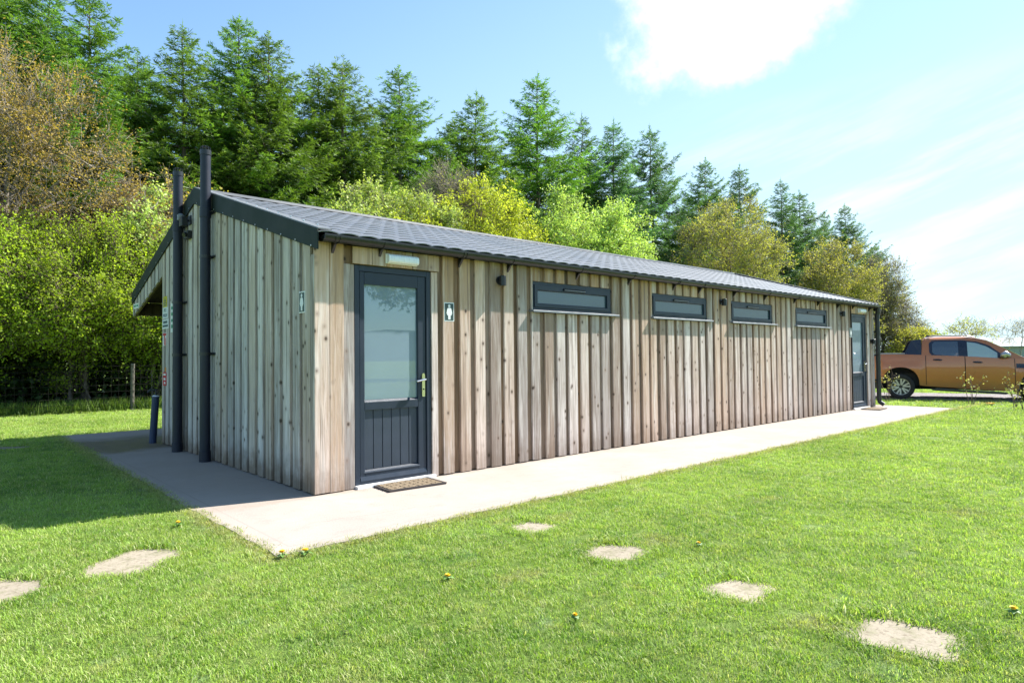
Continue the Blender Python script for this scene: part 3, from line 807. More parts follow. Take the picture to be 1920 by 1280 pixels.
# ------------------------------------------------------------------ fittings fixed to the building
for (x0, lab) in ((.68, 'white ribbed bulkhead light above the nearer door'), (12.80, 'white bulkhead light above the far door by the downpipe')):
    bl = empty('bulkhead_light', (x0+.18, -.06, 2.205), lab, 'light', 'bulkhead lights over the doors')
    m = MB(); m.bevbox(x0, x0+.36, -.085, -.063, 2.158, 2.252, .004); m.build('base', M['white_plastic'], bl)
    m = MB(); pr = [(-.0855,2.162),(-.118,2.166),(-.132,2.180),(-.134,2.205),(-.130,2.230),(-.116,2.244),(-.0855,2.248)]
    for k in range(24):
        m.prism([(p[0]+(.003 if k%2 else 0), p[1]) for p in pr], 'x', x0+.006+k*.0145, x0+.006+(k+1)*.0145)
    m.build('diffuser', M['diffuser'], bl)
for (x0, z0, lab) in ((2.17,2.10,'black cylinder wall light between the near door and the first window'), (6.98,2.10,'black wall light between the second and third windows'),
                  (11.88,2.10,'black wall light between the last window and the far door'), (13.62,1.52,'low black wall light beside the downpipe')):
    wl = empty('wall_light', (x0, -.05, z0), lab, 'light', 'black wall lights')
    m = MB(); m.tube([(x0,-.047,z0),(x0,-.060,z0)], .048, 20); m.build('wall_plate', M['black_metal'], wl)
    m = MB(); m.tube([(x0,-.060,z0+.005),(x0,-.085,z0+.005)], .02, 12); m.tube([(x0,-.112,z0-.062),(x0,-.112,z0+.045)], .040, 20)
    m.tube([(x0,-.112,z0+.045),(x0,-.112,z0+.05)], [.040,.034], 20); m.build('lamp_body', M['black'], wl)

def person_sign(name, M4, label):
    """toilet sign: white rim, dark field, white standing figure in a dress. local: x right, z up, -y outwards"""
    s = empty(name, M4.to_translation(), label, 'sign', 'toilet signs')
    s.rotation_euler = M4.to_euler()
    p = MB(); p.bevbox(-.066,.066, 0, .004, -.10, .10, .002); p.build('border', M['sign_white'], s, local=True)
    p = MB(); p.box(-.056,.056, -.0015, -.0002, -.090, .090); p.build('panel', M['sign_dark'], s, local=True)
    f = MB(); y0, y1 = -.0035, -.0016
    f.prism([(.016*math.cos(a), .062+.017*math.sin(a)) for a in np.linspace(0,2*math.pi,16,endpoint=False)], 'y', y0, y1)
    f.prism([(-.019,.042),(.019,.042),(.027,.030),(.038,-.018),(.030,-.022),(.025,-.004),(.030,-.036),(.016,-.036),(.015,-.080),(-.015,-.080),(-.016,-.036),(-.030,-.036),(-.025,-.004),(-.030,-.022),(-.038,-.018),(-.027,.030)], 'y', y0, y1)
    f.build('pictogram', M['sign_white'], s, local=True)
    return s
person_sign('toilet_sign', Matrix.Translation((1.462,-.051,1.715)), 'dark sign with white figure in a dress right of the nearer door')
person_sign('toilet_sign', Matrix.Translation((12.425,-.051,1.70)), 'small sign with white figure left of the far door')
person_sign('toilet_sign', Matrix.Translation((-.051,.205,1.76)) @ Matrix.Rotation(-math.pi/2, 4, 'Z'), 'sign with white figure in a dress on the shaded gable')

def text_mesh(body, size, mat, parent, loc, align='CENTER'):
    cu = bpy.data.curves.new('lettering', 'FONT'); cu.body = body; cu.size = size; cu.align_x = align; cu.extrude = .0008; cu.resolution_u = 2
    o = bpy.data.objects.new('lettering', cu); COL.objects.link(o)
    dg = bpy.context.evaluated_depsgraph_get(); me = bpy.data.meshes.new_from_object(o.evaluated_get(dg))
    COL.objects.unlink(o); bpy.data.objects.remove(o)
    me.materials.clear(); me.materials.append(mat)
    ob = bpy.data.objects.new('lettering', me); COL.objects.link(ob); ob.parent = parent
    ob.location = loc; ob.rotation_euler = (math.pi/2, 0, 0); return ob
def gable_sign(name, yc, zc, wv, h, mat, label, group='notices by the washing up bay'):
    s = empty(name, (-.0500, yc, zc), label, 'sign', group); s.rotation_euler = (0,0,-math.pi/2)
    p = MB(); p.bevbox(-wv/2, wv/2, 0, .003, -h/2, h/2, .001); p.build('panel', mat, s, local=True); return s
def bars(s, name, rows, mat):
    b = MB()
    for (x0,x1,z0,z1) in rows: b.box(x0,x1,-.0015,-.0002,z0,z1)
    return b.build(name, mat, s, local=True)
s = gable_sign('warning_sign', 4.955, 2.105, .20, .16, M['sign_yellow'], 'small yellow warning notice at the top of the notices')
tr = MB(); tr.prism([(-.045,.0),(.045,.0),(0,.07)], 'y', -.0015, -.0002); tr.build('triangle', M['sign_text'], s, local=True)
bars(s, 'lettering', [(-.08,.08,-.03,-.012),(-.07,.07,-.06,-.042)], M['sign_text'])
s = gable_sign('washing_sign', 4.945, 1.94, .29, .165, M['sign_white'], 'white notice reading pot wash under the yellow notice')
text_mesh('POT', .075, M['sign_text'], s, (0,-.0012,.012)); text_mesh('WASH', .075, M['sign_text'], s, (0,-.0012,-.062))
s = gable_sign('paper_notice', 4.935, 1.775, .34, .14, M['sign_white'], 'wide white notice with two lines, third from the top')
bars(s, 'lettering', [(-.11,.11,.008,.045),(-.14,.14,-.045,-.012)], M['sign_text'])
s = gable_sign('fire_sign', 4.97, 1.55, .17, .19, M['sign_white'], 'red and white notice halfway up the notices')
bars(s, 'emblem', [(-.08,.08,.055,.09),(-.025,.02,-.085,.055),(.045,.075,-.09,.02)], M['sign_red'])
s = gable_sign('fire_sign', 4.965, .965, .19, .20, M['sign_red'], 'red notice with white blocks low on the corner')
bars(s, 'lettering', [(-.07,.06,.05,.08),(-.05,.05,-.02,.015),(-.03,.045,-.075,-.045)], M['sign_white'])
s = gable_sign('orange_sign', 4.925, 1.105, .07, .06, M['sign_orange'], 'tiny orange plate just above the low red notice')
s = gable_sign('tall_notice', 4.50, 1.85, .30, .42, M['sign_white'], 'tall white notice with green print beside the farther vent pipe')
bars(s, 'lettering', [(-.12,.0,.12,.16),(-.12,.05,.03,.075),(-.12,.02,-.06,-.02),(-.12,.03,-.15,-.10)], M['sign_green'])
s = gable_sign('canopy_label', 6.78, 2.165, .36, .085, M['sign_white'], 'small pale label at the low end of the canopy boards')
bars(s, 'lettering', [(-.14,-.06,-.015,.02),(-.04,.03,-.015,.02),(.06,.14,-.015,.02)], M['sign_green'])

# floodlight and sensor box under the ridge
fl = empty('floodlight', (-.05, 3.66, 3.11), 'small floodlight on an arm under the ridge between the vent pipes', 'light')
m = MB(); m.tube([(-.047,3.72,3.10),(-.15,3.72,3.12)], .014, 8); m.box(-.062,-.047,3.66,3.78,3.05,3.17); m.build('arm', M['black_metal'], fl)
m = MB(); m.bevbox(-.20,-.12,3.56,3.68,3.00,3.12,.01); m.build('lamp_body', M['black'], fl)
m = MB(); m.tube([(-.16,3.74,3.10),(-.16,3.74,3.17),(-.16,3.74,3.19)], [.045,.045,.02], 12); m.build('lamp_head', M['flash'], fl)
sb = empty('sensor_box', (-.05,3.68,2.93), 'black sensor box below the floodlight on the gable', 'sensor')
m = MB(); m.bevbox(-.11,-.047,3.63,3.80,2.86,2.96,.008); m.build('housing', M['black'], sb)
m = MB(); m.tube([(-.11,3.66,2.91),(-.15,3.64,2.89)], .03, 12); m.build('lens', M['black_metal'], sb)

# blue standpipe with a tap at the rear corner
st = empty('standpipe', (-.10,5.30,0), 'leaning blue plastic standpipe with a small tap at the rear corner', 'tap')
m = MB(); m.tube([(-.13,5.29,0),(-.10,5.25,.70)], .052, 14); m.tube([(-.10,5.25,.70),(-.099,5.249,.715)], [.054,.03], 14, 1); m.build('pipe', [M['blue_pipe'], M['white_plastic']], st)
m = MB(); m.tube([(-.099,5.249,.71),(-.098,5.245,.79),(-.16,5.28,.80),(-.20,5.30,.76)], [.018,.016,.015,.014], 8); m.box(-.13,-.07,5.235,5.255,.80,.815); m.build('tap', M['black_metal'], st)

# doormats
def doormat(cx_, cy_, rz, lab):
    d = empty('doormat', (cx_,cy_,.0), lab, 'doormat', 'doormats', rz)
    m = MB(); wv, h = .62, .38
    m.bevbox(-wv/2, wv/2, -h/2, h/2, .001, .010, .01); 
    for k in range(9):
        yy = -h/2 + .006 + k*(h-.012)/9; m.box(-wv/2-.004+(k%2)*.004, -wv/2+.022, yy+.006, yy+.036, .010, .0175); m.box(wv/2-.022, wv/2+.004, yy+.006, yy+.036, .010, .0175)
    m.box(-wv/2, wv/2, -h/2, -h/2+.02, .0102, .019); m.box(-wv/2, wv/2, h/2-.02, h/2, .0102, .019)
    m.build('rubber_base', M['rubber'], d, local=True)
    m = MB()
    for k in range(8):
        y0 = -h/2+.026+k*(h-.052)/8; y1 = y0+.029
        x0 = -wv/2+.03 + (.07 if k%2 else 0)
        cuts = [x0]
        while cuts[-1] < wv/2-.03: cuts.append(min(wv/2-.03, cuts[-1]+.145))
        for a,b in zip(cuts[:-1], cuts[1:]):
            if b-a > .03: m.bevbox(a+.008, b-.008, y0, y1, .0102, .021, .005)
        if k%2: m.bevbox(-wv/2+.03, x0-.008, y0, y1, .0102, .021, .005)
    m.build('coir_strips', M['coir'], d, local=True)
doormat(.83, -.235, math.radians(-4), 'brown ribbed doormat at the nearer door')
doormat(12.98, -.30, math.radians(5), 'small doormat at the far door')

# ------------------------------------------------------------------ stepping stones
STONES = [([(-1.73, -1.312), (-1.54, -1.15), (-1.364, -0.971), (-1.48, -0.833), (-1.61, -0.708), (-1.798, -0.873), (-1.976, -1.049), (-1.864, -1.191)], 'pale bare stone nearest the shadow left of the concrete corner'),
          ([(-2.309, -1.33), (-2.177, -1.222), (-2.06, -1.099), (-2.171, -0.969), (-2.291, -0.85), (-2.421, -0.961), (-2.54, -1.081), (-2.432, -1.213)], 'stepping stone cut by the left edge of the photo'),
          ([(0.555, -2.309), (0.688, -2.29), (0.819, -2.255), (0.798, -2.122), (0.765, -1.991), (0.632, -2.012), (0.501, -2.045), (0.52, -2.178)], 'smallest stepping stone, close to the concrete edge'),
          ([(0.459, -3.123), (0.624, -3.107), (0.786, -3.074), (0.77, -2.924), (0.741, -2.777), (0.577, -2.796), (0.414, -2.826), (0.427, -2.976)], 'second stepping stone from the concrete edge'),
          ([(0.43, -3.954), (0.575, -3.948), (0.718, -3.925), (0.71, -3.785), (0.69, -3.646), (0.545, -3.655), (0.402, -3.675), (0.407, -3.815)], 'third stepping stone from the concrete edge, half overgrown'),
          ([(0.403, -4.783), (0.568, -4.775), (0.731, -4.744), (0.715, -4.559), (0.687, -4.377), (0.522, -4.389), (0.359, -4.416), (0.371, -4.601)], 'largest stepping stone at the lower right'),
          ([(-2.132, 6.346), (-1.89, 6.169), (-1.637, 6.007), (-1.542, 6.124), (-1.468, 6.254), (-1.712, 6.429), (-1.963, 6.593), (-2.062, 6.48)], 'pale stone in the shade by the far left lawn')]
def smooth_poly(p, n=4):
    p = [Vector((a,b)) for a,b in p]
    for _ in range(1):
        q = []
        for i in range(len(p)):
            a, b = p[i], p[(i+1)%len(p)]; q += [a*.75+b*.25, a*.25+b*.75]
        p = q
    return [(v.x+random.uniform(-.014,.014), v.y+random.uniform(-.014,.014)) for v in p]
STP = []
for poly, lab in STONES:
    cxy = np.mean(poly,0); sp_ = smooth_poly([tuple(cxy+(np.array(p)-cxy)*1.12) for p in poly]); STP.append(np.array(sp_))
    m = MB(); m.prism(sp_, 'z', -.10, -.004)
    tag(m.build('stepping_stone', M['stone']), lab, 'stepping stone', 'stepping stones in the lawn')

# ------------------------------------------------------------------ grass blades (one stuff object, instanced tufts)
def make_tuft(seed, nb=42, rad=.050):
    r = np.random.default_rng(seed); V = []; Q = []; C_ = []
    for i in range(nb):
        a = r.uniform(0, 2*np.pi); q = rad*np.sqrt(r.uniform()); x0, y0 = q*np.cos(a), q*np.sin(a)
        h = r.uniform(.007,.018); wd = r.uniform(.0008,.0016); la = r.uniform(0, 2*np.pi); lean = r.uniform(.3,1.7)*h
        wx, wy = wd*np.cos(la+np.pi/2), wd*np.sin(la+np.pi/2)
        lx, ly = np.cos(la)*lean, np.sin(la)*lean
        n = len(V)
        V += [(x0-wx,y0-wy,-.006),(x0+wx,y0+wy,-.006),(x0+lx*.4+wx*.9,y0+ly*.4+wy*.9,h*.62),(x0+lx*.4-wx*.9,y0+ly*.4-wy*.9,h*.62),(x0+lx+wx*.15,y0+ly+wy*.15,h),(x0+lx-wx*.15,y0+ly-wy*.15,h)]
        Q += [(n,n+1,n+2,n+3),(n+3,n+2,n+4,n+5)]; c = r.uniform(); C_ += [c,c]
    o = mesh_np('grass_tuft', np.array(V), np.array(Q), M['blades'], np.array(C_))
    COL.objects.unlink(o); return o
def in_poly(P, poly):
    x, y = P[:,0], P[:,1]; ins = np.zeros(len(P), bool); n = len(poly)
    for i in range(n):
        x1,y1 = poly[i]; x2,y2 = poly[(i+1)%n]
        c = ((y1 > y) != (y2 > y)) & (x < (x2-x1)*(y-y1)/(y2-y1+1e-12)+x1); ins ^= c
    return ins
def grass_points():
    P = []; S = []
    cx_, cy_ = CAM.x, CAM.y
    a0 = math.atan2(F.y, F.x)
    for (r0, r1, dens, sc) in ((1.6,4.2,620,1.0),(4.2,7.0,430,1.1),(7.0,11.0,230,1.3),(11.0,17.0,95,1.7),(17.0,30.0,26,2.4)):
        half = math.radians(47)
        area = half*(r1*r1-r0*r0); n = int(area*dens)
        r = np.sqrt(rng.uniform(r0*r0, r1*r1, n)); a = a0 + rng.uniform(-half, half, n)
        P.append(np.stack([cx_+r*np.cos(a), cy_+r*np.sin(a)],1)); S.append(np.full(n, sc))
    P = np.concatenate(P); S = np.concatenate(S)
    jit = P + rng.normal(0, .014, P.shape)
    x, y = jit[:,0], jit[:,1]
    keep = ~((x > -1.0) & (x < 14.38) & (y > -1.55) & (y < 7.5))
    for sp_ in STP: keep &= ~in_poly(P + rng.normal(0,.024,P.shape), sp_)
    q = P - np.array([TP.x,TP.y]); dn = q@np.array([tn.x,tn.y]); keep &= ~((dn > -.2) & (dn < 3.3))
    keep &= P[:,1] < 13.3
    P = P[keep]; S = S[keep]*rng.uniform(.75,1.3,keep.sum())
    # longer fringe round stones (far side mostly) and along the slab
    FP = []; FS = []
    for sp_ in STP:
        c = sp_.mean(0)
        for _ in range(420):
            i = rng.integers(len(sp_)); p = sp_[i]*(1-(u:=rng.uniform())) + sp_[(i+1)%len(sp_)]*u
            o = (p-c)/np.linalg.norm(p-c)
            away = o@np.array([F.x,F.y])
            if rng.uniform() < .35+.65*max(0,away):
                FP.append(p + o*rng.uniform(.0,.05) + rng.normal(0,.008,2)); FS.append(rng.uniform(1.0,1.4+.9*max(0,away)**2))
    for s in np.arange(-1.0,14.3,.013):
        FP.append(np.array([s, -1.555+edge_noise(s,1)+rng.normal(-.008,.022)])); FS.append(rng.uniform(.8,1.5))
    for s in np.arange(-1.55,7.4,.014):
        FP.append(np.array([-1.005+edge_noise(s,4)+rng.normal(-.008,.022), s])); FS.append(rng.uniform(.8,1.5))
    P = np.concatenate([P, np.array(FP)]); S = np.concatenate([S, np.array(FS)])
    return P, S
def scatter(name, P, S, variants, kindlabel=None):
    me = bpy.data.meshes.new(name); n = len(P)
    me.vertices.add(n); co = np.zeros((n,3), np.float32); co[:,:P.shape[1]] = P
    if P.shape[1] == 2: co[:,2] = GZ
    me.vertices.foreach_set('co', co.ravel())
    a = me.attributes.new('scl','FLOAT','POINT'); a.data.foreach_set('value', S.astype(np.float32))
    a = me.attributes.new('rot','FLOAT_VECTOR','POINT'); rv = np.zeros((n,3),np.float32); rv[:,2] = rng.uniform(0,6.28,n); rv[:,0] = rng.normal(0,.12,n); rv[:,1] = rng.normal(0,.12,n)
    a.data.foreach_set('vector', rv.ravel())
    a = me.attributes.new('var','INT','POINT'); a.data.foreach_set('value', rng.integers(0,len(variants),n).astype(np.int32))
    o = bpy.data.objects.new(name, me); COL.objects.link(o)
    ng = bpy.data.node_groups.new(name+'_nodes', 'GeometryNodeTree')
    ng.interface.new_socket('Geometry', in_out='INPUT', socket_type='NodeSocketGeometry'); ng.interface.new_socket('Geometry', in_out='OUTPUT', socket_type='NodeSocketGeometry')
    gi = ng.nodes.new('NodeGroupInput'); go = ng.nodes.new('NodeGroupOutput'); iop = ng.nodes.new('GeometryNodeInstanceOnPoints')
    g2i = ng.nodes.new('GeometryNodeGeometryToInstance')
    for v in reversed(variants):
        oi = ng.nodes.new('GeometryNodeObjectInfo'); oi.inputs[0].default_value = v; ng.links.new(oi.outputs['Geometry'], g2i.inputs[0])
    def na(nm, ty):
        x_ = ng.nodes.new('GeometryNodeInputNamedAttribute'); x_.data_type = ty; x_.inputs[0].default_value = nm; return x_.outputs[0]
    ng.links.new(gi.outputs[0], iop.inputs['Points']); ng.links.new(g2i.outputs[0], iop.inputs['Instance'])
    iop.inputs['Pick Instance'].default_value = True
    ng.links.new(na('var','INT'), iop.inputs['Instance Index']); ng.links.new(na('rot','FLOAT_VECTOR'), iop.inputs['Rotation'])
    ng.links.new(na('scl','FLOAT'), iop.inputs['Scale']); ng.links.new(iop.outputs[0], go.inputs[0])
    md = o.modifiers.new('scatter','NODES'); md.node_group = ng
    tag(o, kind='stuff'); return o
GP, GS = grass_points()
tufts = [make_tuft(100+i) for i in range(5)]
lawn = scatter('grass', GP, GS, tufts)
tag(lawn, 'short mown lawn grass', 'grass')

# ------------------------------------------------------------------ dandelions
def dandelion(x, y, s, lab, n=1):
    s *= .85; d = empty('dandelion', (x,y,GZ), lab, 'flower', 'dandelions in the lawn')
    m = MB(); lm = MB()
    for k in range(n):
        ox, oy = (0,0) if n == 1 else (random.uniform(-.09,.09), random.uniform(-.06,.06)); h = random.uniform(.034,.046)*s
        lm.tube([(ox,oy,0),(ox+.004,oy,h)], .0025, 5)
        for ring_ in range(3):
            for j in range(14):
                a = 2*math.pi*j/14+ring_*.2; r0, r1 = .003, (.025-.005*ring_)*s*.8; zz_ = h+.002+.003*ring_
                ca, sa = math.cos(a), math.sin(a); w_ = .0035*s
                m.add([(ox+r0*ca-w_*sa*.5, oy+r0*sa+w_*ca*.5, zz_),(ox+r0*ca+w_*sa*.5, oy+r0*sa-w_*ca*.5, zz_),(ox+r1*ca+w_*sa, oy+r1*sa-w_*ca, zz_+.006),(ox+r1*ca-w_*sa, oy+r1*sa+w_*ca, zz_+.006)], [(0,1,2,3)])
        m.tube([(ox,oy,h),(ox,oy,h+.012)], [.012*s,.006*s], 8)
        for j in range(7):
            a = 2*math.pi*j/7+random.uniform(-.3,.3); ln = random.uniform(.03,.055)*s; ca, sa = math.cos(a), math.sin(a)
            lm.add([(ox,oy,.004),(ox+ln*.5*ca-.012*sa, oy+ln*.5*sa+.012*ca,.03),(ox+ln*ca,oy+ln*sa,.022),(ox+ln*.5*ca+.012*sa,oy+ln*.5*sa-.012*ca,.03)], [(0,1,2,3)])
    m.build('flower_head', M['dand'], d, local=True); lm.build('leaves', M['dand_leaf'], d, local=True)
for x,y,s,lab in ((-1.24,-.31,1.0,'yellow dandelion in the grass left of the concrete, near the shadow'),(-.985,-1.60,1.2,'left one of two yellow dandelions at the concrete corner'),
              (-.86,-1.655,1.25,'right one of two yellow dandelions at the concrete corner'),(-.48,-2.64,1.0,'single yellow dandelion in the middle foreground lawn'),
              (-.37,-3.49,.7,'faint small dandelion low in the foreground'),(1.07,-3.25,.8,'small dandelion between the second and third stepping stones'),(1.16,-4.86,1.0,'yellow dandelion near the largest stepping stone')):
    dandelion(x,y,s,lab)
dandelion(15.8,-1.85,1.6,'patch of yellow flowers in front of the pickup', n=14)

# ------------------------------------------------------------------ trees
def quads(center, axis_u, axis_v, hu, hv):
    """rhombus-like leaf quads"""
    a = center - axis_u*hu[:,None]; b = center + axis_v*hv[:,None]; c = center + axis_u*hu[:,None]; d = center - axis_v*hv[:,None]
    V = np.stack([a,b,c,d],1).reshape(-1,3); Q = np.arange(len(V)).reshape(-1,4); return V, Q
def unit(v): return v/np.maximum(np.linalg.norm(v,axis=-1,keepdims=True),1e-9)
def strips(P0, P1, r):
    """thin three-sided twigs from P0 to P1"""
    d = unit(P1-P0); ref = np.where(np.abs(d[:,2:3])<.9, np.array([[0,0,1.]]), np.array([[1.,0,0]])); a = unit(np.cross(d,ref)); b = np.cross(d,a)
    V = []; 
    for k in range(3):
        w_ = 2*np.pi*k/3; o = a*np.cos(w_)+b*np.sin(w_); V.append(P0+o*r[:,None]); 
    for k in range(3):
        w_ = 2*np.pi*k/3; o = a*np.cos(w_)+b*np.sin(w_); V.append(P1+o*r[:,None]*.45)
    V = np.stack(V,1); n = len(P0); base = (np.arange(n)*6)[:,None]
    Q = np.concatenate([base+np.array([[k,(k+1)%3,3+(k+1)%3,3+k]]) for k in range(3)],0)
    return V.reshape(-1,3), Q
def merge(parts):
    Vs=[];Qs=[];Rs=[];Ms=[];o=0
    for V,Q,r,m in parts:
        Vs.append(V);Qs.append(Q+o);Rs.append(np.broadcast_to(r,(len(Q),)));Ms.append(np.full(len(Q),m));o+=len(V)
    return np.concatenate(Vs),np.concatenate(Qs),np.concatenate(Rs),np.concatenate(Ms)

def conifer_parts(seed, H=13.5, W=2.9, droop=.18, bare=.30, dens=1.0):
    r = np.random.default_rng(seed)
    parts_t = []
    tz = np.linspace(0,H,22); wob = np.cumsum(r.normal(0,.03,(22,2)),0); wob -= wob[0]
    rad = .17*(1-tz/H)**.9+.008
    for i in range(21):
        p0 = np.array([[wob[i,0],wob[i,1],tz[i]]]); p1 = np.array([[wob[i+1,0],wob[i+1,1],tz[i+1]]])
        k = 8; a = np.linspace(0,2*np.pi,k,endpoint=False); c = np.stack([np.cos(a),np.sin(a),0*a],1)
        V = np.concatenate([p0+c*rad[i],p1+c*rad[i+1]]); Q = np.array([[j,(j+1)%k,k+(j+1)%k,k+j] for j in range(k)])
        parts_t.append((V,Q,r.uniform(0,1),0))
    tx = lambda z: np.array([np.interp(z,tz,wob[:,0]),np.interp(z,tz,wob[:,1]),z])
    fol = []; z = H*.06; ga = 0
    C=[];Uv=[];Vv=[];HU=[];HV=[];RR=[]; B0=[];B1=[];BR=[]; D0=[];D1=[]
    while z < H*.985:
        f = z/H; Lb = W*min(1.0,(1-f)*2.3+.02)*(.72 if f < .12 else 1.0); dn_ = dens*(.55 if f < .3 else 1.0)
        nb = 6 + (r.uniform()<.6) if f < .9 else 4
        for b in range(int(nb)):
            ga += 2.4+r.normal(0,.25); Lx = Lb*r.uniform(.62,1.16)+.12
            if r.uniform() < .07 and f < .8: Lx *= 1.25
            elev = np.interp(f,[0,.3,.6,.85,1],[-.30,-.14,.06,.24,.42])+r.normal(0,.10)
            n = max(4,int(Lx/.16)); t_ = np.linspace(0,1,n)
            hor = Lx*t_*np.cos(elev); ver = Lx*(t_*np.sin(elev) - droop*np.sin(t_*np.pi*.8)*t_*(1-f) + .16*t_**3)
            base = tx(z+r.normal(0,.05)); dirh = np.array([np.cos(ga),np.sin(ga),0]); side = np.array([-np.sin(ga),np.cos(ga),0])
            sway = r.normal(0,.06)*Lx*t_**2
            P = base + hor[:,None]*dirh + ver[:,None]*np.array([0,0,1.]) + sway[:,None]*side
            B0.append(P[:-1]);B1.append(P[1:]);BR.append(np.linspace(.020+.012*(1-f),.004,n-1))
            dead = f < bare and r.uniform() < .75*(1-f/bare)+.1
            T = unit(np.gradient(P,axis=0))
            for i in range(1,n):
                s = t_[i]
                if s < .12 + .30*(1-f)*r.uniform(): continue
                for sg in (-1,1,0):
                    if sg == 0 and (i < n-1 and r.uniform() < .45): continue
                    if f < .3 and r.uniform() < .45: continue
                    ln = np.clip(.52*(1-s)*Lx*.55+.20,.16,.62)*r.uniform(.65,1.25)
                    dv = unit(T[i]*r.uniform(.55,1.0) + side*sg*r.uniform(.6,1.0) + np.array([0,0,r.normal(-.10,.22)]))
                    p1 = P[i]+dv*ln
                    if dead:
                        if r.uniform() < .5: D0.append(P[i]);D1.append(p1+np.array([0,0,-.1*ln]))
                        if r.uniform() < .72: continue
                    # main spray plus side sprigs
                    dn = np.array([0,0,-.16*ln])
                    nspr = max(2,int(ln/.062*dn_))
                    sidev = unit(np.cross(dv,[0,0,1.])+r.normal(0,.35,3))
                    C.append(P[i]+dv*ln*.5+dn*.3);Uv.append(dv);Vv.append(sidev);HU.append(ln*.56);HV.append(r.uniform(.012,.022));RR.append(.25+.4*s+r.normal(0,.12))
                    for q in range(nspr):
                        u = (q+.6)/nspr; lb = (.15*(1-u*.65)+.05)*r.uniform(.7,1.35)
                        for s2 in (-1,1):
                            d2 = unit(dv*.75+sidev*s2*.75+np.array([0,0,r.normal(-.12,.28)]))
                            cc = P[i]+dv*ln*u+dn*u+d2*lb*.5
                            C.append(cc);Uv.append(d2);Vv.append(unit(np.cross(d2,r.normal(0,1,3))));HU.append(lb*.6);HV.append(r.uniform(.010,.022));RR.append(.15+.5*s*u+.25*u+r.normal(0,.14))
        z += np.interp(f,[0,.5,.9,1],[.50,.42,.30,.22])*r.uniform(.8,1.2)
    # leader
    top = tx(H)
    for q in range(46):
        u = r.uniform(0,1); a = r.uniform(0,6.28); lb = (.10+.22*(1-u))*r.uniform(.7,1.2); d2 = unit(np.array([np.cos(a),np.sin(a),r.uniform(.2,.8)]))
        C.append(top+np.array([0,0,-.42+.75*u])+d2*lb*.5);Uv.append(d2);Vv.append(unit(np.cross(d2,r.normal(0,1,3))));HU.append(lb*.6);HV.append(r.uniform(.010,.02));RR.append(r.uniform(.5,1))
    C.append(top+np.array([0,0,.18]));Uv.append(np.array([0,0,1.]));Vv.append(np.array([1.,0,0]));HU.append(.36);HV.append(.022);RR.append(.8)
    V,Q = quads(np.array(C),np.array(Uv),np.array(Vv),np.array(HU),np.array(HV))
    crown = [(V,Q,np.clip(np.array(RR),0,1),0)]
    V,Q = strips(np.concatenate(B0),np.concatenate(B1),np.concatenate(BR)); parts_t.append((V,Q,.5,0))
    if D0:
        V,Q = strips(np.array(D0),np.array(D1),np.full(len(D0),.006)); parts_t.append((V,Q,.5,1))
    return parts_t, crown
def build_tree(name, loc, trunk_parts, crown_parts, tm, cm, label, cat='tree', group=None, crown_name='crown', rz=0, sc=1.0):
    e = empty(name, loc, label, cat, group, rz); e.scale = (sc,sc,sc)
    V,Q,rr,mi = merge(trunk_parts); mesh_np('trunk', V,Q,tm,rr,mi,e)
    V,Q,rr,mi = merge(crown_parts); mesh_np(crown_name, V,Q,cm,rr,mi,e)
    return e

CON = [(-1.75,19,13.45,'tall spruce at the left edge behind the bronze oak'),(-.6,19.9,13.07,'spruce whose tip meets the top edge of the photo at far left'),
 (.14,18.4,12.53,'spruce directly above the bronze oak crown'),(1.32,19.4,13.04,'spruce on the right shoulder of the bronze oak'),
 (2.7,20.2,11.9,'lower spruce in the dip left of the vent pipes'),(3.82,18.5,12.72,'narrow topped spruce rising above the left vent pipe'),
 (5.77,19.2,14.06,'tallest looking spruce rising just right of the vent pipes'),(6.8,18.1,13.06,'spruce joined to the right side of the tallest one'),
 (9.48,19.8,13.3,'spruce behind the open crowned one over the near roof'),(10.02,18.7,13.58,'open crowned spruce with a visible pale stem over the near roof'),
 (13.07,19,13.95,'pointed spruce left of the gap above the yellow maple'),(15.61,19.9,11.3,'short spruce in the gap above the yellow maple'),
 (17.08,18.4,13.85,'conical spruce with sky both sides above the yellow maple'),(21.69,19.4,15.98,'highest spruce of the middle, above the light green maple'),
 (26.5,20.2,15.3,'thin topped spruce right of the middle pair'),(27.42,18.5,14.7,'sparse topped spruce above the right of the light green maple'),
 (32.15,19.2,15.63,'broad feathery spruce below the small cloud puff'),(36.72,18.1,14.15,'small spruce behind the left of the first olive oak'),
 (44.62,19.8,15.63,'spruce behind the middle of the first olive oak'),(49.58,18.7,15.19,'thin spruce between the two olive oaks'),
 (53.76,19,15.03,'spruce behind the left of the second olive oak'),(61.01,19.9,14.4,'faint spruce behind the second olive oak'),
 (61.57,18.4,14.9,'spruce with spreading branch tips at the right end of the row'),(72.79,19.4,12.6,'last low spruce at the right end of the row')]
GRP = 'spruces in the plantation row'
protos = []
specs = [(11,13.5,3.6,.20,.30,1.0),(12,13.5,3.4,.26,.34,1.0),(13,13.5,3.7,.10,.28,1.0),(14,13.5,2.9,.22,.36,.9)]
for i,(sd,H,W_,dr,ba,de) in enumerate(specs):
    tp, cp_ = conifer_parts(sd,H,W_,dr,ba,de)
    x,y,h,lab = CON[[6,9,12,5][i]]
    e = build_tree('spruce_tree', (x,y,GZ), tp, cp_, [M['bark_con'],M['dead_twig']], M['con_a' if i != 1 else 'con_b'], lab, 'tree', GRP, rz=random.uniform(0,6))
    k = h/H; e.scale = (k*.98,k*.98,k); protos.append(e)
done = {6,9,12,5}
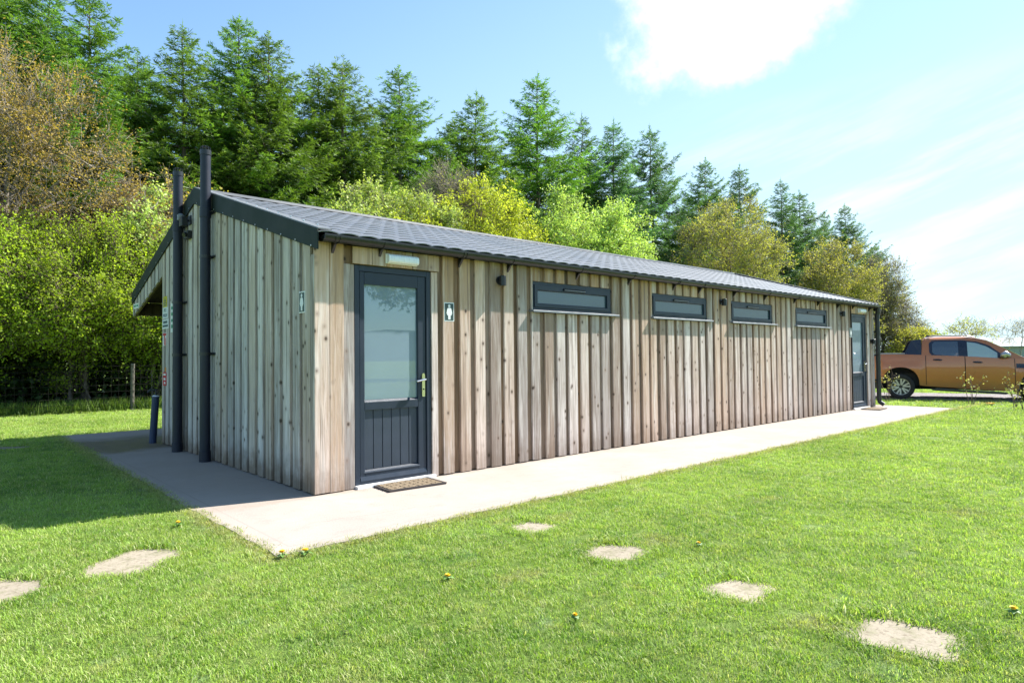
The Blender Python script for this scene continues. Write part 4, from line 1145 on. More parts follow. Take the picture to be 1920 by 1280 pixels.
def far_spruce(tree, x):
    # right half of the plantation: distance haze painted in as bluer needles
    if x > 24:
        for ch in tree.children:
            if ch.name.startswith('crown'): ch.material_slots[0].link = 'OBJECT'; ch.material_slots[0].material = M['con_far']
vi = [0,1,2,0,3,3,0,2,3,1,2,0,2,0,3,1,1,0,1,3,1,3,2,1]
for i,(x,y,h,lab) in enumerate(CON):
    if i in done: continue
    k = h/13.5*1.02; ks = k*random.uniform(.85,1.05)
    far_spruce(copy_tree(protos[vi[i]], (x,y,GZ), random.uniform(0,6.28), (ks,ks,k), lab), x)
# second row deeper in the plantation
for i,x in enumerate([-5.5,-3,.5,3.2,6.5,8.6,11.6,14.6,18.4,23.5,29.5,34.5,40.5,46.5,57,66]):
    k = random.uniform(.88,.97)*(1.0 + .13*min(1,max(0,x)/30.)) ; 
    copy_tree(protos[[0,2,1,3][i%4]], (x+random.uniform(-.5,.5),22.6+random.uniform(-.8,.8),GZ), random.uniform(0,6.28), (k*1.1,k*1.1,k), 'spruce deeper in the plantation, seen only through gaps between the front spruces')

def broadleaf_parts(seed, crown, base, leaf, n_leaf, clumps=60, twigs=2500, trunk_r=.14, clump_r=.42, twig_r=.006, stems=1, mat_twig=1, twig_len=.6, shell=.55, up=.3, droop=0.0):
    """crown: list of ellipsoids (cx,cy,cz,rx,ry,rz) in local coordinates"""
    r = np.random.default_rng(seed); vol = np.array([e[3]*e[4]*e[5] for e in crown]); pr = vol/vol.sum()
    CC=[]
    for _ in range(clumps):
        e = crown[r.choice(len(crown),p=pr)]; d = unit(r.normal(0,1,3)); q = (shell+(1-shell)*r.uniform())**.8 if r.uniform() < .8 else r.uniform(.2,.8)
        CC.append(np.array(e[:3])+d*np.array(e[3:])*q)
    CC = np.array(CC)
    tp = []
    # stems and limbs
    S0=[];S1=[];SR=[]
    low = min(e[2]-e[5] for e in crown); mid = np.array([np.average([e[k] for e in crown],weights=pr) for k in range(3)])
    forks = []
    for s in range(stems):
        b = np.array([base[0]+r.normal(0,.12*stems**.5*(stems>1)),base[1]+r.normal(0,.12*(stems>1)),0]); tpz = max(.4,low+(mid[2]-low)*.35)
        topp = np.array([b[0]+(mid[0]-b[0])*.3+r.normal(0,.15),b[1]+r.normal(0,.15),tpz]); n=6
        path = np.array([b+(topp-b)*u+np.array([r.normal(0,.03),r.normal(0,.03),0])*(0<u<1) for u in np.linspace(0,1,n)])
        S0.append(path[:-1]);S1.append(path[1:]);SR.append(np.linspace(trunk_r,trunk_r*.75,n-1)); forks.append(topp)
    nl = max(6,clumps//6); ends = CC[r.choice(len(CC),min(nl,len(CC)),replace=False)]; nodes=[]
    for en in ends:
        st_ = forks[r.integers(len(forks))]; n=7; u = np.linspace(0,1,n)
        mp = st_+(en-st_)*.45+np.array([0,0,.18*np.linalg.norm(en-st_)])+r.normal(0,.12,3)
        path = (1-u)[:,None]**2*st_+2*((1-u)*u)[:,None]*mp+(u**2)[:,None]*en
        S0.append(path[:-1]);S1.append(path[1:]);SR.append(np.linspace(trunk_r*.5,.012,n-1)); nodes.append(path[2:])
    nodes = np.concatenate(nodes)
    for c in CC:
        dd = np.linalg.norm(nodes-c,axis=1); st_ = nodes[dd.argmin()]; n=5;u=np.linspace(0,1,n); mp = (st_+c)/2+r.normal(0,.12,3)
        path = (1-u)[:,None]**2*st_+2*((1-u)*u)[:,None]*mp+(u**2)[:,None]*c
        S0.append(path[:-1]);S1.append(path[1:]);SR.append(np.linspace(.022,.008,n-1))
    V,Q = strips(np.concatenate(S0),np.concatenate(S1),np.concatenate(SR)*1.15); tp.append((V,Q,.5,0))
    # twigs radiating in each clump
    ci = r.integers(len(CC),size=twigs); st_ = CC[ci]+r.normal(0,clump_r*.45,(twigs,3)); outw = unit(CC[ci]-mid); dv = unit(outw*.7+r.normal(0,.6,(twigs,3))+np.array([0,0,up-droop])); en = st_+dv*twig_len*r.uniform(.5,1.3,(twigs,1))
    en[:,2] = np.maximum(en[:,2],.1)
    cp_ = []
    V,Q = strips(st_,en,np.full(twigs,twig_r)); cp_.append((V,Q,r.uniform(0,1,twigs*3),1))
    # leaves along twigs
    li = r.integers(twigs,size=n_leaf); u = r.uniform(.25,1.08,(n_leaf,1)); pos_ = st_[li]+(en-st_)[li]*u+r.normal(0,.055,(n_leaf,3))
    pos_[:,2] = np.maximum(pos_[:,2],.08)
    nrm_ = unit(r.normal(0,1,(n_leaf,3))+np.array([0,0,.5])); a = unit(np.cross(nrm_,r.normal(0,1,(n_leaf,3)))); b = np.cross(nrm_,a)
    sz = leaf*r.uniform(.6,1.35,n_leaf)
    V,Q = quads(pos_,a,b,sz,sz*.62)
    tone = np.clip(r.normal(.5,.22,n_leaf)+.25*(u[:,0]-.6),0,1)
    cp_.insert(0,(V,Q,tone,0))
    return tp, cp_
def broad(name, loc, label, leafmat, twigmat, barkmat, group=None, cat='tree', crown_name='crown', sc=1.0, **kw):
    tp, cp_ = broadleaf_parts(**kw)
    return build_tree(name, loc, tp, cp_, [M[barkmat]], [M[leafmat], M[twigmat]], label, cat, group, crown_name, sc=sc)

# bronze oak over the hedge at the left
broad('oak_tree', (-.6,15.8,GZ), 'big bronze brown oak coming into leaf above the green hedge', 'lf_brown', 'bark_grey', 'bark_grey', seed=21,
      crown=[(.2,0,6.7,2.5,2.3,2.6),(-1.6,.2,6.9,2.2,2.2,2.9),(1.7,-.2,5.4,1.6,1.6,1.7),(-3.4,0,6.2,2.0,2.0,2.6),(2.4,-.3,5.0,1.1,1.2,1.4)], base=(-.3,0), leaf=.029, n_leaf=70000, clumps=230, twigs=11000, trunk_r=.2, clump_r=.55, twig_r=.0075, twig_len=.55)
# hedge of hawthorns along the fence
for i,(x,y,h,rx,sd,lab) in enumerate([(-5.2,14.9,4.6,1.9,31,'hawthorn bush of the hedge beyond the left edge'),(-2.3,14.7,4.9,2.0,32,'bright green hawthorn at the left edge under the bronze oak'),(.2,14.5,4.9,1.8,33,'bright green hawthorn in the middle of the left hedge'),(2.1,14.75,4.5,1.6,34,'bright green hawthorn nearest the building canopy'),(4.6,15.0,4.3,1.7,35,'hawthorn bush hidden behind the building gable')]):
    if i == 4: continue
    broad('hawthorn_bush', (x,y,GZ), lab, 'lf_haw', 'bark', 'bark', 'hawthorn hedge along the fence', 'bush', seed=sd,
      crown=[(0,-.35,h*.63,rx,1.55,h*.37),(.3,.5,h*.34,rx*1.0,1.1,h*.22),(-.5,0,h*.8,rx*.6,1.0,h*.2),(.6,-.6,h*.55,rx*.8,1.2,h*.26)], base=(0,0), leaf=.032, n_leaf=52000, clumps=230, twigs=7500, trunk_r=.06, clump_r=.38, twig_r=.005, stems=5, twig_len=.42)
broad('blossom_bush', (2.0,14.6,GZ), 'pale blossoming shrub between the bronze oak and the left vent pipe', 'lf_pale', 'bark_grey', 'bark_grey', cat='bush', seed=41,
      crown=[(0,0,5.3,.7,.7,.95),(-.25,0,4.7,.65,.6,.7)], base=(0,0), leaf=.045, n_leaf=5500, clumps=40, twigs=1100, trunk_r=.05, clump_r=.25, twig_r=.006, twig_len=.35)
broad('thorn_bush', (3.4,16.6,GZ), 'thin ochre shrub behind the vent pipes at the roof verge', 'lf_brown', 'bark_grey', 'bark_grey', cat='bush', seed=42,
      crown=[(0,0,5.2,1.2,1.0,1.6),(-.5,0,3.6,1.2,1.0,1.6)], base=(0,0), leaf=.04, n_leaf=7000, clumps=60, twigs=2600, trunk_r=.06, clump_r=.4, twig_r=.006, twig_len=.5)
# maples and oaks behind the roof
broad('blossom_bush', (8.77,14.06,GZ), 'pale cream leaved shrub left of the yellow maple behind the roof', 'lf_pale', 'bark_grey', 'bark', cat='bush', sc=.925, seed=51,
      crown=[(0,0,6.4,1.7,1.4,1.5),(1.6,-.3,6.2,1.7,1.3,1.5),(-1.0,0,5.6,1.3,1.2,1.2)], base=(0,0), leaf=.05, n_leaf=24000, clumps=130, twigs=3000, trunk_r=.09, clump_r=.33, twig_len=.45)
broad('maple_tree', (13.05,14.06,GZ), 'yellow green maple behind the middle of the roof', 'lf_yellow', 'bark', 'bark', sc=.925, seed=52,
      crown=[(.6,0,6.8,2.2,2.0,1.9),(-1.8,0,6.0,1.9,1.7,1.6),(2.6,-.2,5.9,1.8,1.7,1.5),(0,-.3,5.2,3.6,1.9,1.5),(-3.4,-.3,5.6,1.7,1.4,1.3),(3.8,-.6,5.2,1.5,1.3,1.2)], base=(0,0), leaf=.047, n_leaf=56000, clumps=260, twigs=6200, trunk_r=.16, clump_r=.45, twig_len=.5)
broad('bare_tree', (13.14,15.52,GZ), 'twiggy brown tree barely in leaf behind the yellow maple', 'lf_olive', 'bark_grey', 'bark_grey', sc=.925, seed=53,
      crown=[(0,0,8.0,1.5,1.4,1.7)], base=(0,0), leaf=.035, n_leaf=2200, clumps=60, twigs=4200, trunk_r=.12, clump_r=.4, twig_r=.007, twig_len=.6)
broad('maple_tree', (20.51,14.33,GZ), 'rounded light green maple right of the yellow one', 'lf_light', 'bark', 'bark', sc=.925, seed=54,
      crown=[(-.8,0,7.9,2.6,2.2,1.9),(1.4,-.2,7.0,2.2,2.1,2.2),(-1.8,0,6.6,2.0,1.8,1.8),(.4,-.3,5.9,3.0,2.2,2.2)], base=(0,0), leaf=.052, n_leaf=58000, clumps=260, twigs=6500, trunk_r=.17, clump_r=.5, twig_len=.5)
broad('oak_tree', (32.71,14.06,GZ), 'rounded olive yellow oak behind the far half of the roof', 'lf_olive', 'bark_grey', 'bark', sc=.925, seed=55,
      crown=[(0,0,8.4,3.3,3.0,2.7),(2.0,-.3,7.0,2.4,2.4,2.2),(-2.0,0,7.2,2.2,2.2,2.2),(0,-.3,5.0,3.6,2.8,2.2)], base=(0,0), leaf=.048, n_leaf=40000, clumps=210, twigs=8500, trunk_r=.2, clump_r=.55, twig_r=.009, twig_len=.6)
broad('oak_tree', (48.63,14.06,GZ), 'second olive yellow oak just left of the far roof corner', 'lf_olive', 'bark_grey', 'bark', sc=.925, seed=56,
      crown=[(0,0,7.7,3.2,3.0,3.0),(2.2,-.2,6.0,2.3,2.3,2.4),(-2.0,0,6.4,2.4,2.3,2.4),(0,0,4.4,3.6,2.8,2.4)], base=(0,0), leaf=.058, n_leaf=38000, clumps=200, twigs=7500, trunk_r=.2, clump_r=.55, twig_r=.010, twig_len=.65)
broad('thorn_tree', (60.8,15,GZ), 'ragged dark brown thorn tree past the far end of the building', 'lf_dark', 'bark_grey', 'bark', seed=57,
      crown=[(0,0,7.4,2.0,1.9,2.8),(1.0,-.4,5.0,2.4,2.2,2.4),(1.4,-1.0,3.0,2.6,2.2,2.0)], base=(0,0), leaf=.062, n_leaf=13000, clumps=150, twigs=7500, trunk_r=.2, clump_r=.6, twig_r=.010, twig_len=.9, droop=.25)
broad('willow_bush', (61.2,12.6,GZ), 'yellow green bush at the foot of the ragged thorn tree', 'lf_olive', 'bark', 'bark', cat='bush', seed=58,
      crown=[(0,0,1.9,2.2,1.8,1.5),(2.2,-.6,1.6,1.8,1.5,1.2)], base=(0,0), leaf=.07, n_leaf=9000, clumps=80, twigs=2200, trunk_r=.08, clump_r=.5, stems=3)
broad('hedge_bush', (72.5,14.2,GZ), 'low green hedge showing left of the pickup roof', 'lf_haw', 'bark', 'bark', cat='hedge', seed=59,
      crown=[(-3,.8,1.5,2.6,1.6,1.3),(0,0,1.7,2.6,1.5,1.4),(3.4,-.8,1.5,2.4,1.5,1.1),(6.5,-1.6,1.1,2.6,1.5,.9)], base=(0,0), leaf=.08, n_leaf=16000, clumps=130, twigs=2500, trunk_r=.06, clump_r=.5, stems=6)
broad('sapling_tree', (62.9,9,GZ), 'thin sparse yellow tree rising beyond the pickup roof', 'lf_olive', 'bark_grey', 'bark_grey', seed=60,
      crown=[(0,0,3.3,1.7,1.6,.75),(1.4,-.6,2.9,1.4,1.2,.6)], base=(0,0), leaf=.055, n_leaf=1500, clumps=40, twigs=500, trunk_r=.07, clump_r=.35, twig_r=.010, twig_len=.5)
broad('sapling_tree', (66.9,6.4,GZ), 'almost bare grey tree right of the sparse yellow one', 'lf_brown', 'bark_grey', 'bark_grey', seed=61,
      crown=[(0,0,3.1,1.6,1.4,.9)], base=(0,0), leaf=.045, n_leaf=350, clumps=30, twigs=420, trunk_r=.06, clump_r=.35, twig_r=.009, twig_len=.6)
# tree behind the viewer, seen only mirrored in the door glass
broad('larch_tree', (21.5,-30,GZ), 'dark leafy tree standing across the lawn, mirrored in the door glass', 'lf_dark', 'bark', 'bark', seed=62,
      crown=[(0,0,7.2,3.6,3.4,2.4),(-2.4,.5,6.0,2.0,2.0,1.2)], base=(0,0), leaf=.12, n_leaf=7000, clumps=90, twigs=1800, trunk_r=.2, clump_r=.6, twig_r=.012, twig_len=.8)

# dark undergrowth beneath the plantation (one uncountable mass)
def undergrowth():
    r = np.random.default_rng(77); n = 90000
    x = np.where(r.uniform(size=n) < .5, r.uniform(-14, 9, n), r.uniform(9, 70, n)); y = r.uniform(14.4, 18.2, n)
    hmax = 1.4 + .9*np.sin(x*.7)+.5*np.sin(x*1.9+1); hmax = np.maximum(hmax,.5) + np.where(x < 9, 1.0, 0)
    z = hmax*r.uniform(0,1,n)**1.3
    P = np.stack([x,y,z+.03],1)
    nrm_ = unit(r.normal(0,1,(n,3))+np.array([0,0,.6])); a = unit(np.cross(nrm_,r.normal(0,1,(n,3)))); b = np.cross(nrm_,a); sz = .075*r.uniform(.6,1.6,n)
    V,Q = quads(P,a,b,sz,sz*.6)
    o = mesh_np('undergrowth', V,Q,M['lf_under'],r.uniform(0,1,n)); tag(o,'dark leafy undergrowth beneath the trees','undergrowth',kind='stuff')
    # rank grass along the foot of the fence
    n = 16000; x = r.uniform(-8,9,n); y = 13.05+np.abs(r.normal(0,.45,n)); h = r.uniform(.10,.38,n)
    P = np.stack([x,y,h*.45],1); d = unit(np.stack([r.normal(0,.35,n),r.normal(0,.35,n),np.ones(n)],1)); s = unit(np.cross(d,r.normal(0,1,(n,3))))
    V,Q = quads(P,d,s,h*.55,np.full(n,.008))
    o = mesh_np('rank_grass', V,Q,M['con_b'],r.uniform(0,1,n)); tag(o,'long grass along the foot of the wire fence','grass',kind='stuff')
undergrowth()

# ------------------------------------------------------------------ wire stock fence in front of the hedge
FY = 13.12
fe = empty('wire_fence', (0,FY,0), 'wire stock fence with wooden posts in front of the left hedge', 'fence')
for x in (-10.0,-7.2,-4.4,-1.62,1.19,4.0,6.8):
    m = MB(); m.tube([(x,FY,GZ-.2),(x+.01,FY,1.18)], [.05,.046], 10); m.build('post', M['post_wood'], fe)
m = MB()
for z in (.08,.2,.34,.49,.65,.82,1.0): m.tube([(-10,FY-.052,z),(8,FY-.052,z)], .0035, 4)
for x in np.arange(-10,8,.16): m.tube([(x,FY-.054,.08),(x,FY-.054,1.0)], .0028, 4)
m.tube([(-10,FY-.052,1.12),(8,FY-.052,1.12)], .004, 4)
m.build('wire_mesh', M['wire'], fe)

# ------------------------------------------------------------------ long shed far off on the right
sh = empty('farm_shed', (96,4,GZ), 'long grey green farm shed beyond the pickup bonnet', 'building')
Ms = Matrix.Translation((96,3,0)) @ Matrix.Rotation(math.radians(-62),4,'Z')
m = MB()
pts = [(-16,0),(26,0)]
m.box(-16,26,0,12,GZ,2.0,0,M=Ms)
for k in range(84): m.box(-16+k*.5,-16+k*.5+.1,-.03,0,GZ,1.99,0,M=Ms)
m.build('wall', M['green_wall'], sh)
m = MB()
vs_ = [(-16.3,-.3,2.0),(26.3,-.3,2.0),(26.3,6,3.15),(-16.3,6,3.15),(26.3,12.3,2.0),(-16.3,12.3,2.0),(-16.3,-.3,1.9),(26.3,-.3,1.9),(26.3,12.3,1.9),(-16.3,12.3,1.9)]
m.add([tuple(Ms@Vector(v)) for v in vs_], [(0,1,2,3),(3,2,4,5),(6,7,1,0),(0,3,5,9,6),(1,7,8,4,2),(8,9,5,4)])
m.build('roof', M['green_roof'], sh)
m = MB(); m.box(-8,-2,-.06,-.031,.7,1.1,0,M=Ms); m.box(2,8,-.06,-.031,.7,1.1,0,M=Ms); m.build('window', M['dark_glass'], sh)

# ------------------------------------------------------------------ saplings by the drive
def sapling(x, y, h, seed, lab):
    r = np.random.default_rng(seed); e = empty('sapling', (x,y,GZ), lab, 'plant', 'young shrubs planted by the drive')
    S0=[];S1=[];SR=[];tips=[]
    for k in range(4):
        a = r.uniform(0,6.28); b = np.array([r.normal(0,.03),r.normal(0,.03),0]); tip = b+np.array([np.cos(a)*.28*h,np.sin(a)*.28*h,h*r.uniform(.7,1.0)]); u = np.linspace(0,1,6)[:,None]
        path = b+(tip-b)*u+np.array([0,0,.08])*np.sin(u*np.pi); S0.append(path[:-1]);S1.append(path[1:]);SR.append(np.linspace(.011,.005,5))
        for i in range(2,6):
            for q in range(2):
                t2 = path[i]+r.normal(0,.10,3)*h+np.array([0,0,.05]); S0.append(path[i][None]);S1.append(t2[None]);SR.append(np.array([.004])); tips.append((path[i],t2))
    V,Q = strips(np.concatenate(S0),np.concatenate(S1),np.concatenate(SR)); mesh_np('stem', V,Q,M['bark'],np.full(len(Q),.5),None,e)
    n = 60; ti = r.integers(len(tips),size=n); A = np.array([tips[i][0] for i in ti]); Bp = np.array([tips[i][1] for i in ti]); P = A+(Bp-A)*r.uniform(.3,1.1,(n,1))+r.normal(0,.02,(n,3))
    nrm_ = unit(r.normal(0,1,(n,3))+np.array([0,0,.5])); a = unit(np.cross(nrm_,r.normal(0,1,(n,3)))); b = np.cross(nrm_,a); sz = .026*r.uniform(.6,1.3,n)
    V,Q = quads(P,a,b,sz,sz*.65); mesh_np('leaves', V,Q,M['lf_bud'],r.uniform(0,1,n),None,e)
sapling(16.15,-1.42,.74,1,'yellowish sapling in front of the pickup doors')
sapling(15.30,-2.42,.75,2,'sapling at the right edge in front of the pickup')
sapling(15.0,-2.62,.6,3,'small sapling cut by the right edge of the photo')
sapling(15.72,.30,.85,4,'sapling beside the downpipe in front of the pickup wheel')

# ------------------------------------------------------------------ the pickup (local: x forward, y away from the viewer, z up; near side at y=-HW)
HW = .86
TRUCK = TP + tn*(HW-.02)
tk = empty('pickup_truck', (TRUCK.x,TRUCK.y,-.008), 'copper orange double cab pickup parked beyond the far end of the building', 'truck', None, TA)
def lerp(v, pts):
    return float(np.interp(v, [p[0] for p in pts], [p[1] for p in pts]))
UP = [(-1.12,1.20),(-.5,1.225),(.12,1.215),(.5,1.20),(1.5,1.15),(2.3,1.09),(2.66,1.075),(2.9,1.06),(3.3,1.02),(3.58,.96),(3.74,.80)]
LO = [(-1.12,.50),(-.44,.44),(-.43,.44),(.42,.38),(.55,.36),(2.33,.24),(2.55,.30),(3.45,.30),(3.74,.32)]
ARCH = [(0.0,.38,.44,.485),(3.03,.31,.44,.46)]   # centre s, centre h, half-length, height
def low(s):
    v = lerp(s, LO)
    for c,h,a,b in ARCH:
        if abs(s-c) < a: v = max(v, h + b*(1-abs((s-c)/a)**2.3)**(1/2.3))
    return v
def halfw(h, s):
    k = lerp(h, [(.2,.80),(.45,.835),(.62,.855),(.85,.86),(1.0,.852),(1.12,.835),(1.25,.80)])
    for c,hh,a,b in ARCH:
        d = abs(s-c)/a
        if d < 1.35: k += .028*max(0,1-max(0,d-1)/.35)*lerp(h-hh,[(-.1,1),(b,1),(b+.16,0)])
    k -= max(0,(s-3.1))**2*.35 + max(0,-.95-s)**2*1.5
    return k
ss = sorted(set([round(v,4) for v in np.linspace(-1.12,3.74,110)] + [c+sg*a*f for c,h,a,b in ARCH for sg in (-1,1) for f in (1.0,.98,.93,.85,.7,.5,.3)]))
nv = 9
def body_loft(mb, S, lowf, upf, off=0.0, rows=nv, side=-1, mat=0):
    vs = []; fs = []; n = len(S)
    for s in S:
        a, b = lowf(s), upf(s)
        for k in range(rows):
            h = a+(b-a)*k/(rows-1); vs.append((s, side*(halfw(h,s)+off), h))
    for i in range(n-1):
        for k in range(rows-1):
            q = (i*rows+k,(i+1)*rows+k,(i+1)*rows+k+1,i*rows+k+1); fs.append(q if side < 0 else q[::-1])
    mb.add(vs, fs, mat); return n
bm_ = MB()
upf = lambda s: lerp(s, UP)
for side in (-1,1): body_loft(bm_, ss, low, upf, 0, nv, side)
# top deck: bonnet with a slight crown, closed across; bed cover strip handled apart
vs=[];fs=[]; cols = 9
for s in ss:
    for k in range(cols):
        v = -1+2*k/(cols-1); hw = halfw(upf(s),s); vs.append((s, v*hw, upf(s)+.05*(1-v*v)**.8*(1 if s > 2.5 else .1)))
for i in range(len(ss)-1):
    for k in range(cols-1): fs.append((i*cols+k,(i+1)*cols+k,(i+1)*cols+k+1,i*cols+k+1))
bm_.add(vs,fs)
for s, rev in ((ss[0],True),(ss[-1],False)):
    vs=[]; a,b = low(s),upf(s)
    for k in range(nv):
        h=a+(b-a)*k/(nv-1); vs += [(s,-halfw(h,s),h),(s,halfw(h,s),h)]
    f2=[(2*k,2*k+1,2*k+3,2*k+2) for k in range(nv-1)]; bm_.add(vs,[f[::-1] for f in f2] if rev else f2)
bm_.build('body', M['paint'], tk, smooth=True, local=True)
ub = MB(); ub.box(-1.05,3.6,-.70,.70,.36,.70); ub.box(-.9,3.3,-.45,.45,.26,.36)
for c in (0.0,3.03): ub.tube([(c,-.65,.33),(c,.65,.33)], .05, 10)
for c,h,a,b in ARCH:
    for sd in (-1,1):
        arcp = [(c+a*1.03*math.cos(w_), h+(b+.01)*math.sin(w_)) for w_ in np.linspace(-.15,math.pi+.15,18)]
        for i in range(17):
            (x0,z0),(x1,z1) = arcp[i],arcp[i+1]
            ub.add([(x0,sd*.50,z0),(x1,sd*.50,z1),(x1,sd*.85,z1),(x0,sd*.85,z0)],[(0,1,2,3)])
        ub.box(c-a,c+a,min(sd*.46,sd*.50),max(sd*.46,sd*.50),.3,h+b)
ub.build('underbody', M['dark_under'], tk, local=True)
# cab
CAB_LO = lambda s: upf(s)-.01
CAB_UP = [(.50,1.225),(.53,1.58),(.60,1.645),(.93,1.675),(1.3,1.675),(1.67,1.645),(1.93,1.575),(2.3,1.36),(2.74,1.085)]
def cab_hw(h): return lerp(h, [(1.05,.835),(1.2,.80),(1.4,.735),(1.58,.66),(1.645,.60),(1.68,.50)])
cb = MB(); cs = sorted(set(list(np.linspace(.50,2.74,46))+[.53,.60])); rows = 8
for side in (-1,1):
    vs=[];fs=[]
    for s in cs:
        a,b = CAB_LO(s), max(CAB_LO(s)+.004, lerp(s,CAB_UP))
        for k in range(rows):
            h=a+(b-a)*k/(rows-1); vs.append((s,side*cab_hw(h),h))
    for i in range(len(cs)-1):
        for k in range(rows-1):
            q=(i*rows+k,(i+1)*rows+k,(i+1)*rows+k+1,i*rows+k+1); fs.append(q if side<0 else q[::-1])
    cb.add(vs,fs)
vs=[];fs=[]
for s in cs:
    b=max(CAB_LO(s)+.004, lerp(s,CAB_UP)); hw=cab_hw(b)
    for k in range(cols):
        v=-1+2*k/(cols-1); vs.append((s,v*hw,b+.035*(1-v*v)))
for i in range(len(cs)-1):
    for k in range(cols-1): fs.append((i*cols+k,(i+1)*cols+k,(i+1)*cols+k+1,i*cols+k+1))
cb.add(vs,fs)
cb.box(.502,.52,-.80,.80,1.15,1.22)
cb.build('cab', M['paint'], tk, smooth=True, local=True)
def side_patch(mb, outline_lo, outline_hi, s0, s1, off, n=14, rows=6, side=-1, mat=0, wfun=None):
    vs=[];fs=[]; wf = wfun or cab_hw
    for i in range(n):
        s=s0+(s1-s0)*i/(n-1); a,b=lerp(s,outline_lo),lerp(s,outline_hi)
        for k in range(rows):
            h=a+(b-a)*k/(rows-1); vs.append((s,side*((wf(h) if wfun is None else wf(h,s))+off),h))
    for i in range(n-1):
        for k in range(rows-1):
            q=(i*rows+k,(i+1)*rows+k,(i+1)*rows+k+1,i*rows+k+1); fs.append(q if side<0 else q[::-1])
    mb.add(vs,fs,mat)
for side in (-1,1):
    # black surround that joins both side windows, then the panes
    g1 = MB(); side_patch(g1, [(.68,1.26),(.71,1.18),(.80,1.165),(1.5,1.115),(2.24,1.05),(2.36,1.055)], [(.68,1.50),(.71,1.565),(.80,1.585),(1.4,1.58),(1.75,1.535),(2.0,1.43),(2.24,1.21),(2.36,1.075)], .68, 2.36, .004, 30, 6, side)
    g1.build('window_surround', M['navy'], tk, local=True)
    g2 = MB(); side_patch(g2, [(.75,1.26),(.80,1.20),(1.33,1.155)], [(.75,1.48),(.80,1.55),(1.33,1.55)], .75, 1.33, .008, 12, 6, side); g2.build('rear_window', M['dark_glass'], tk, local=True)
    g3 = MB(); side_patch(g3, [(1.53,1.135),(2.16,1.075)], [(1.53,1.53),(1.72,1.50),(1.95,1.40),(2.16,1.235)], 1.53, 2.16, .008, 12, 6, side); g3.build('front_window', M['clear_glass'], tk, local=True)
    # doors: slightly proud skins with a shut line between
    for (a,b,hl) in ((.60,1.455,.86),(1.475,2.50,1.735)):
        dm = MB(); side_patch(dm, [(.60,.50),(.72,.385),(1.47,.325),(2.3,.275),(2.50,.42)], [(.5,1.19),(1.5,1.14),(2.3,1.08),(2.5,1.07)], a, b, .006, 16, 8, side, 0, halfw)
        s_edge = [a,b]
        dmo = dm.build('door', M['paint'], tk, smooth=True, local=True)
        sl_ = MB()
        for se in (a-.008, b+.008):
            side_patch(sl_, [(.5,.40),(.72,.385),(1.47,.325),(2.6,.40)], [(.5,1.19),(1.5,1.14),(2.6,1.07)], se-.007, se+.007, .0035, 2, 8, side, 0, halfw)
        sl_.build('shut_line', M['dark_under'], dmo, local=True)
        hd = MB(); hz = 1.06 if hl < 1 else .99; yy = halfw(hz,hl)
        hd.tube([(hl-.10,side*(yy+.008),hz+.006),(hl-.06,side*(yy+.035),hz+.008),(hl+.06,side*(yy+.035),hz),(hl+.10,side*(yy+.008),hz-.002)], [.012,.020,.020,.010], 8)
        hd.build('handle', M['navy'], dmo, local=True)
    vt = MB(); side_patch(vt, [(2.53,.84),(2.9,.85)], [(2.53,.955),(2.9,.94)], 2.535, 2.88, .012, 6, 4, side, 0, halfw); vt.build('wing_vent', M['navy'], tk, local=True)
    mr = MB(); mr.tube([(2.28,side*.80,1.10),(2.31,side*.93,1.12)], .03, 8)
    mr.tube([(2.25,side*.95,1.10),(2.27,side*.95,1.17),(2.31,side*.95,1.20),(2.37,side*.95,1.16),(2.39,side*.95,1.11)], [.05,.085,.09,.07,.035], 12, 1)
    mr.build('mirror', [M['navy'], M['rim']], tk, smooth=True, local=True)
    # sports bar buttress
    sb_ = MB(); pl = [(.10,1.215),(.50,1.20),(.50,1.615),(.34,1.615),(.27,1.57)]
    y0,y1 = side*.72, side*.80
    vs_=[(s,(y1 if h<1.3 else side*.69),h) for s,h in pl]+[(s,(y0 if h<1.3 else side*.60),h) for s,h in pl]; n5=len(pl)
    fs_=[tuple(range(n5)),tuple(range(2*n5-1,n5-1,-1))]+[(i,n5+i,n5+(i+1)%n5,(i+1)%n5) for i in range(n5)]
    sb_.add(vs_, fs_); sb_.build('sports_bar', M['navy'], tk, local=True)
    rb = MB(); rb.prism([(.72,.30),(2.34,.215),(2.36,.19),(2.30,.165),(.74,.245),(.68,.28)], 'y', min(side*.80,side*.93), max(side*.80,side*.93)); 
    rb.prism([(.80,.2985),(2.26,.2225),(2.26,.2275),(.80,.3035)], 'y', min(side*.85,side*.935), max(side*.85,side*.935), 1)
    rb.build('running_board', [M['black'], M['alu']], tk, local=True)
    rr_ = MB(); rr_.tube([(.66,side*.56,1.675),(.75,side*.56,1.715),(1.55,side*.56,1.70),(1.72,side*.56,1.655)], [.012,.016,.016,.012], 8); rr_.build('roof_rail', M['rim'], tk, local=True)
    hl_ = MB(); side_patch(hl_, [(3.35,.78),(3.70,.70)], [(3.35,.93),(3.70,.84)], 3.35, 3.68, .006, 8, 4, side, 0, halfw); hl_.build('headlight', M['lamp_lens'], tk, local=True)
    tl = MB(); side_patch(tl, [(-1.115,.78),(-.98,.80)], [(-1.115,1.12),(-.98,1.14)], -1.115, -.98, .006, 5, 5, side, 0, halfw); tl.build('tail_light', M['red_lens'], tk, local=True)
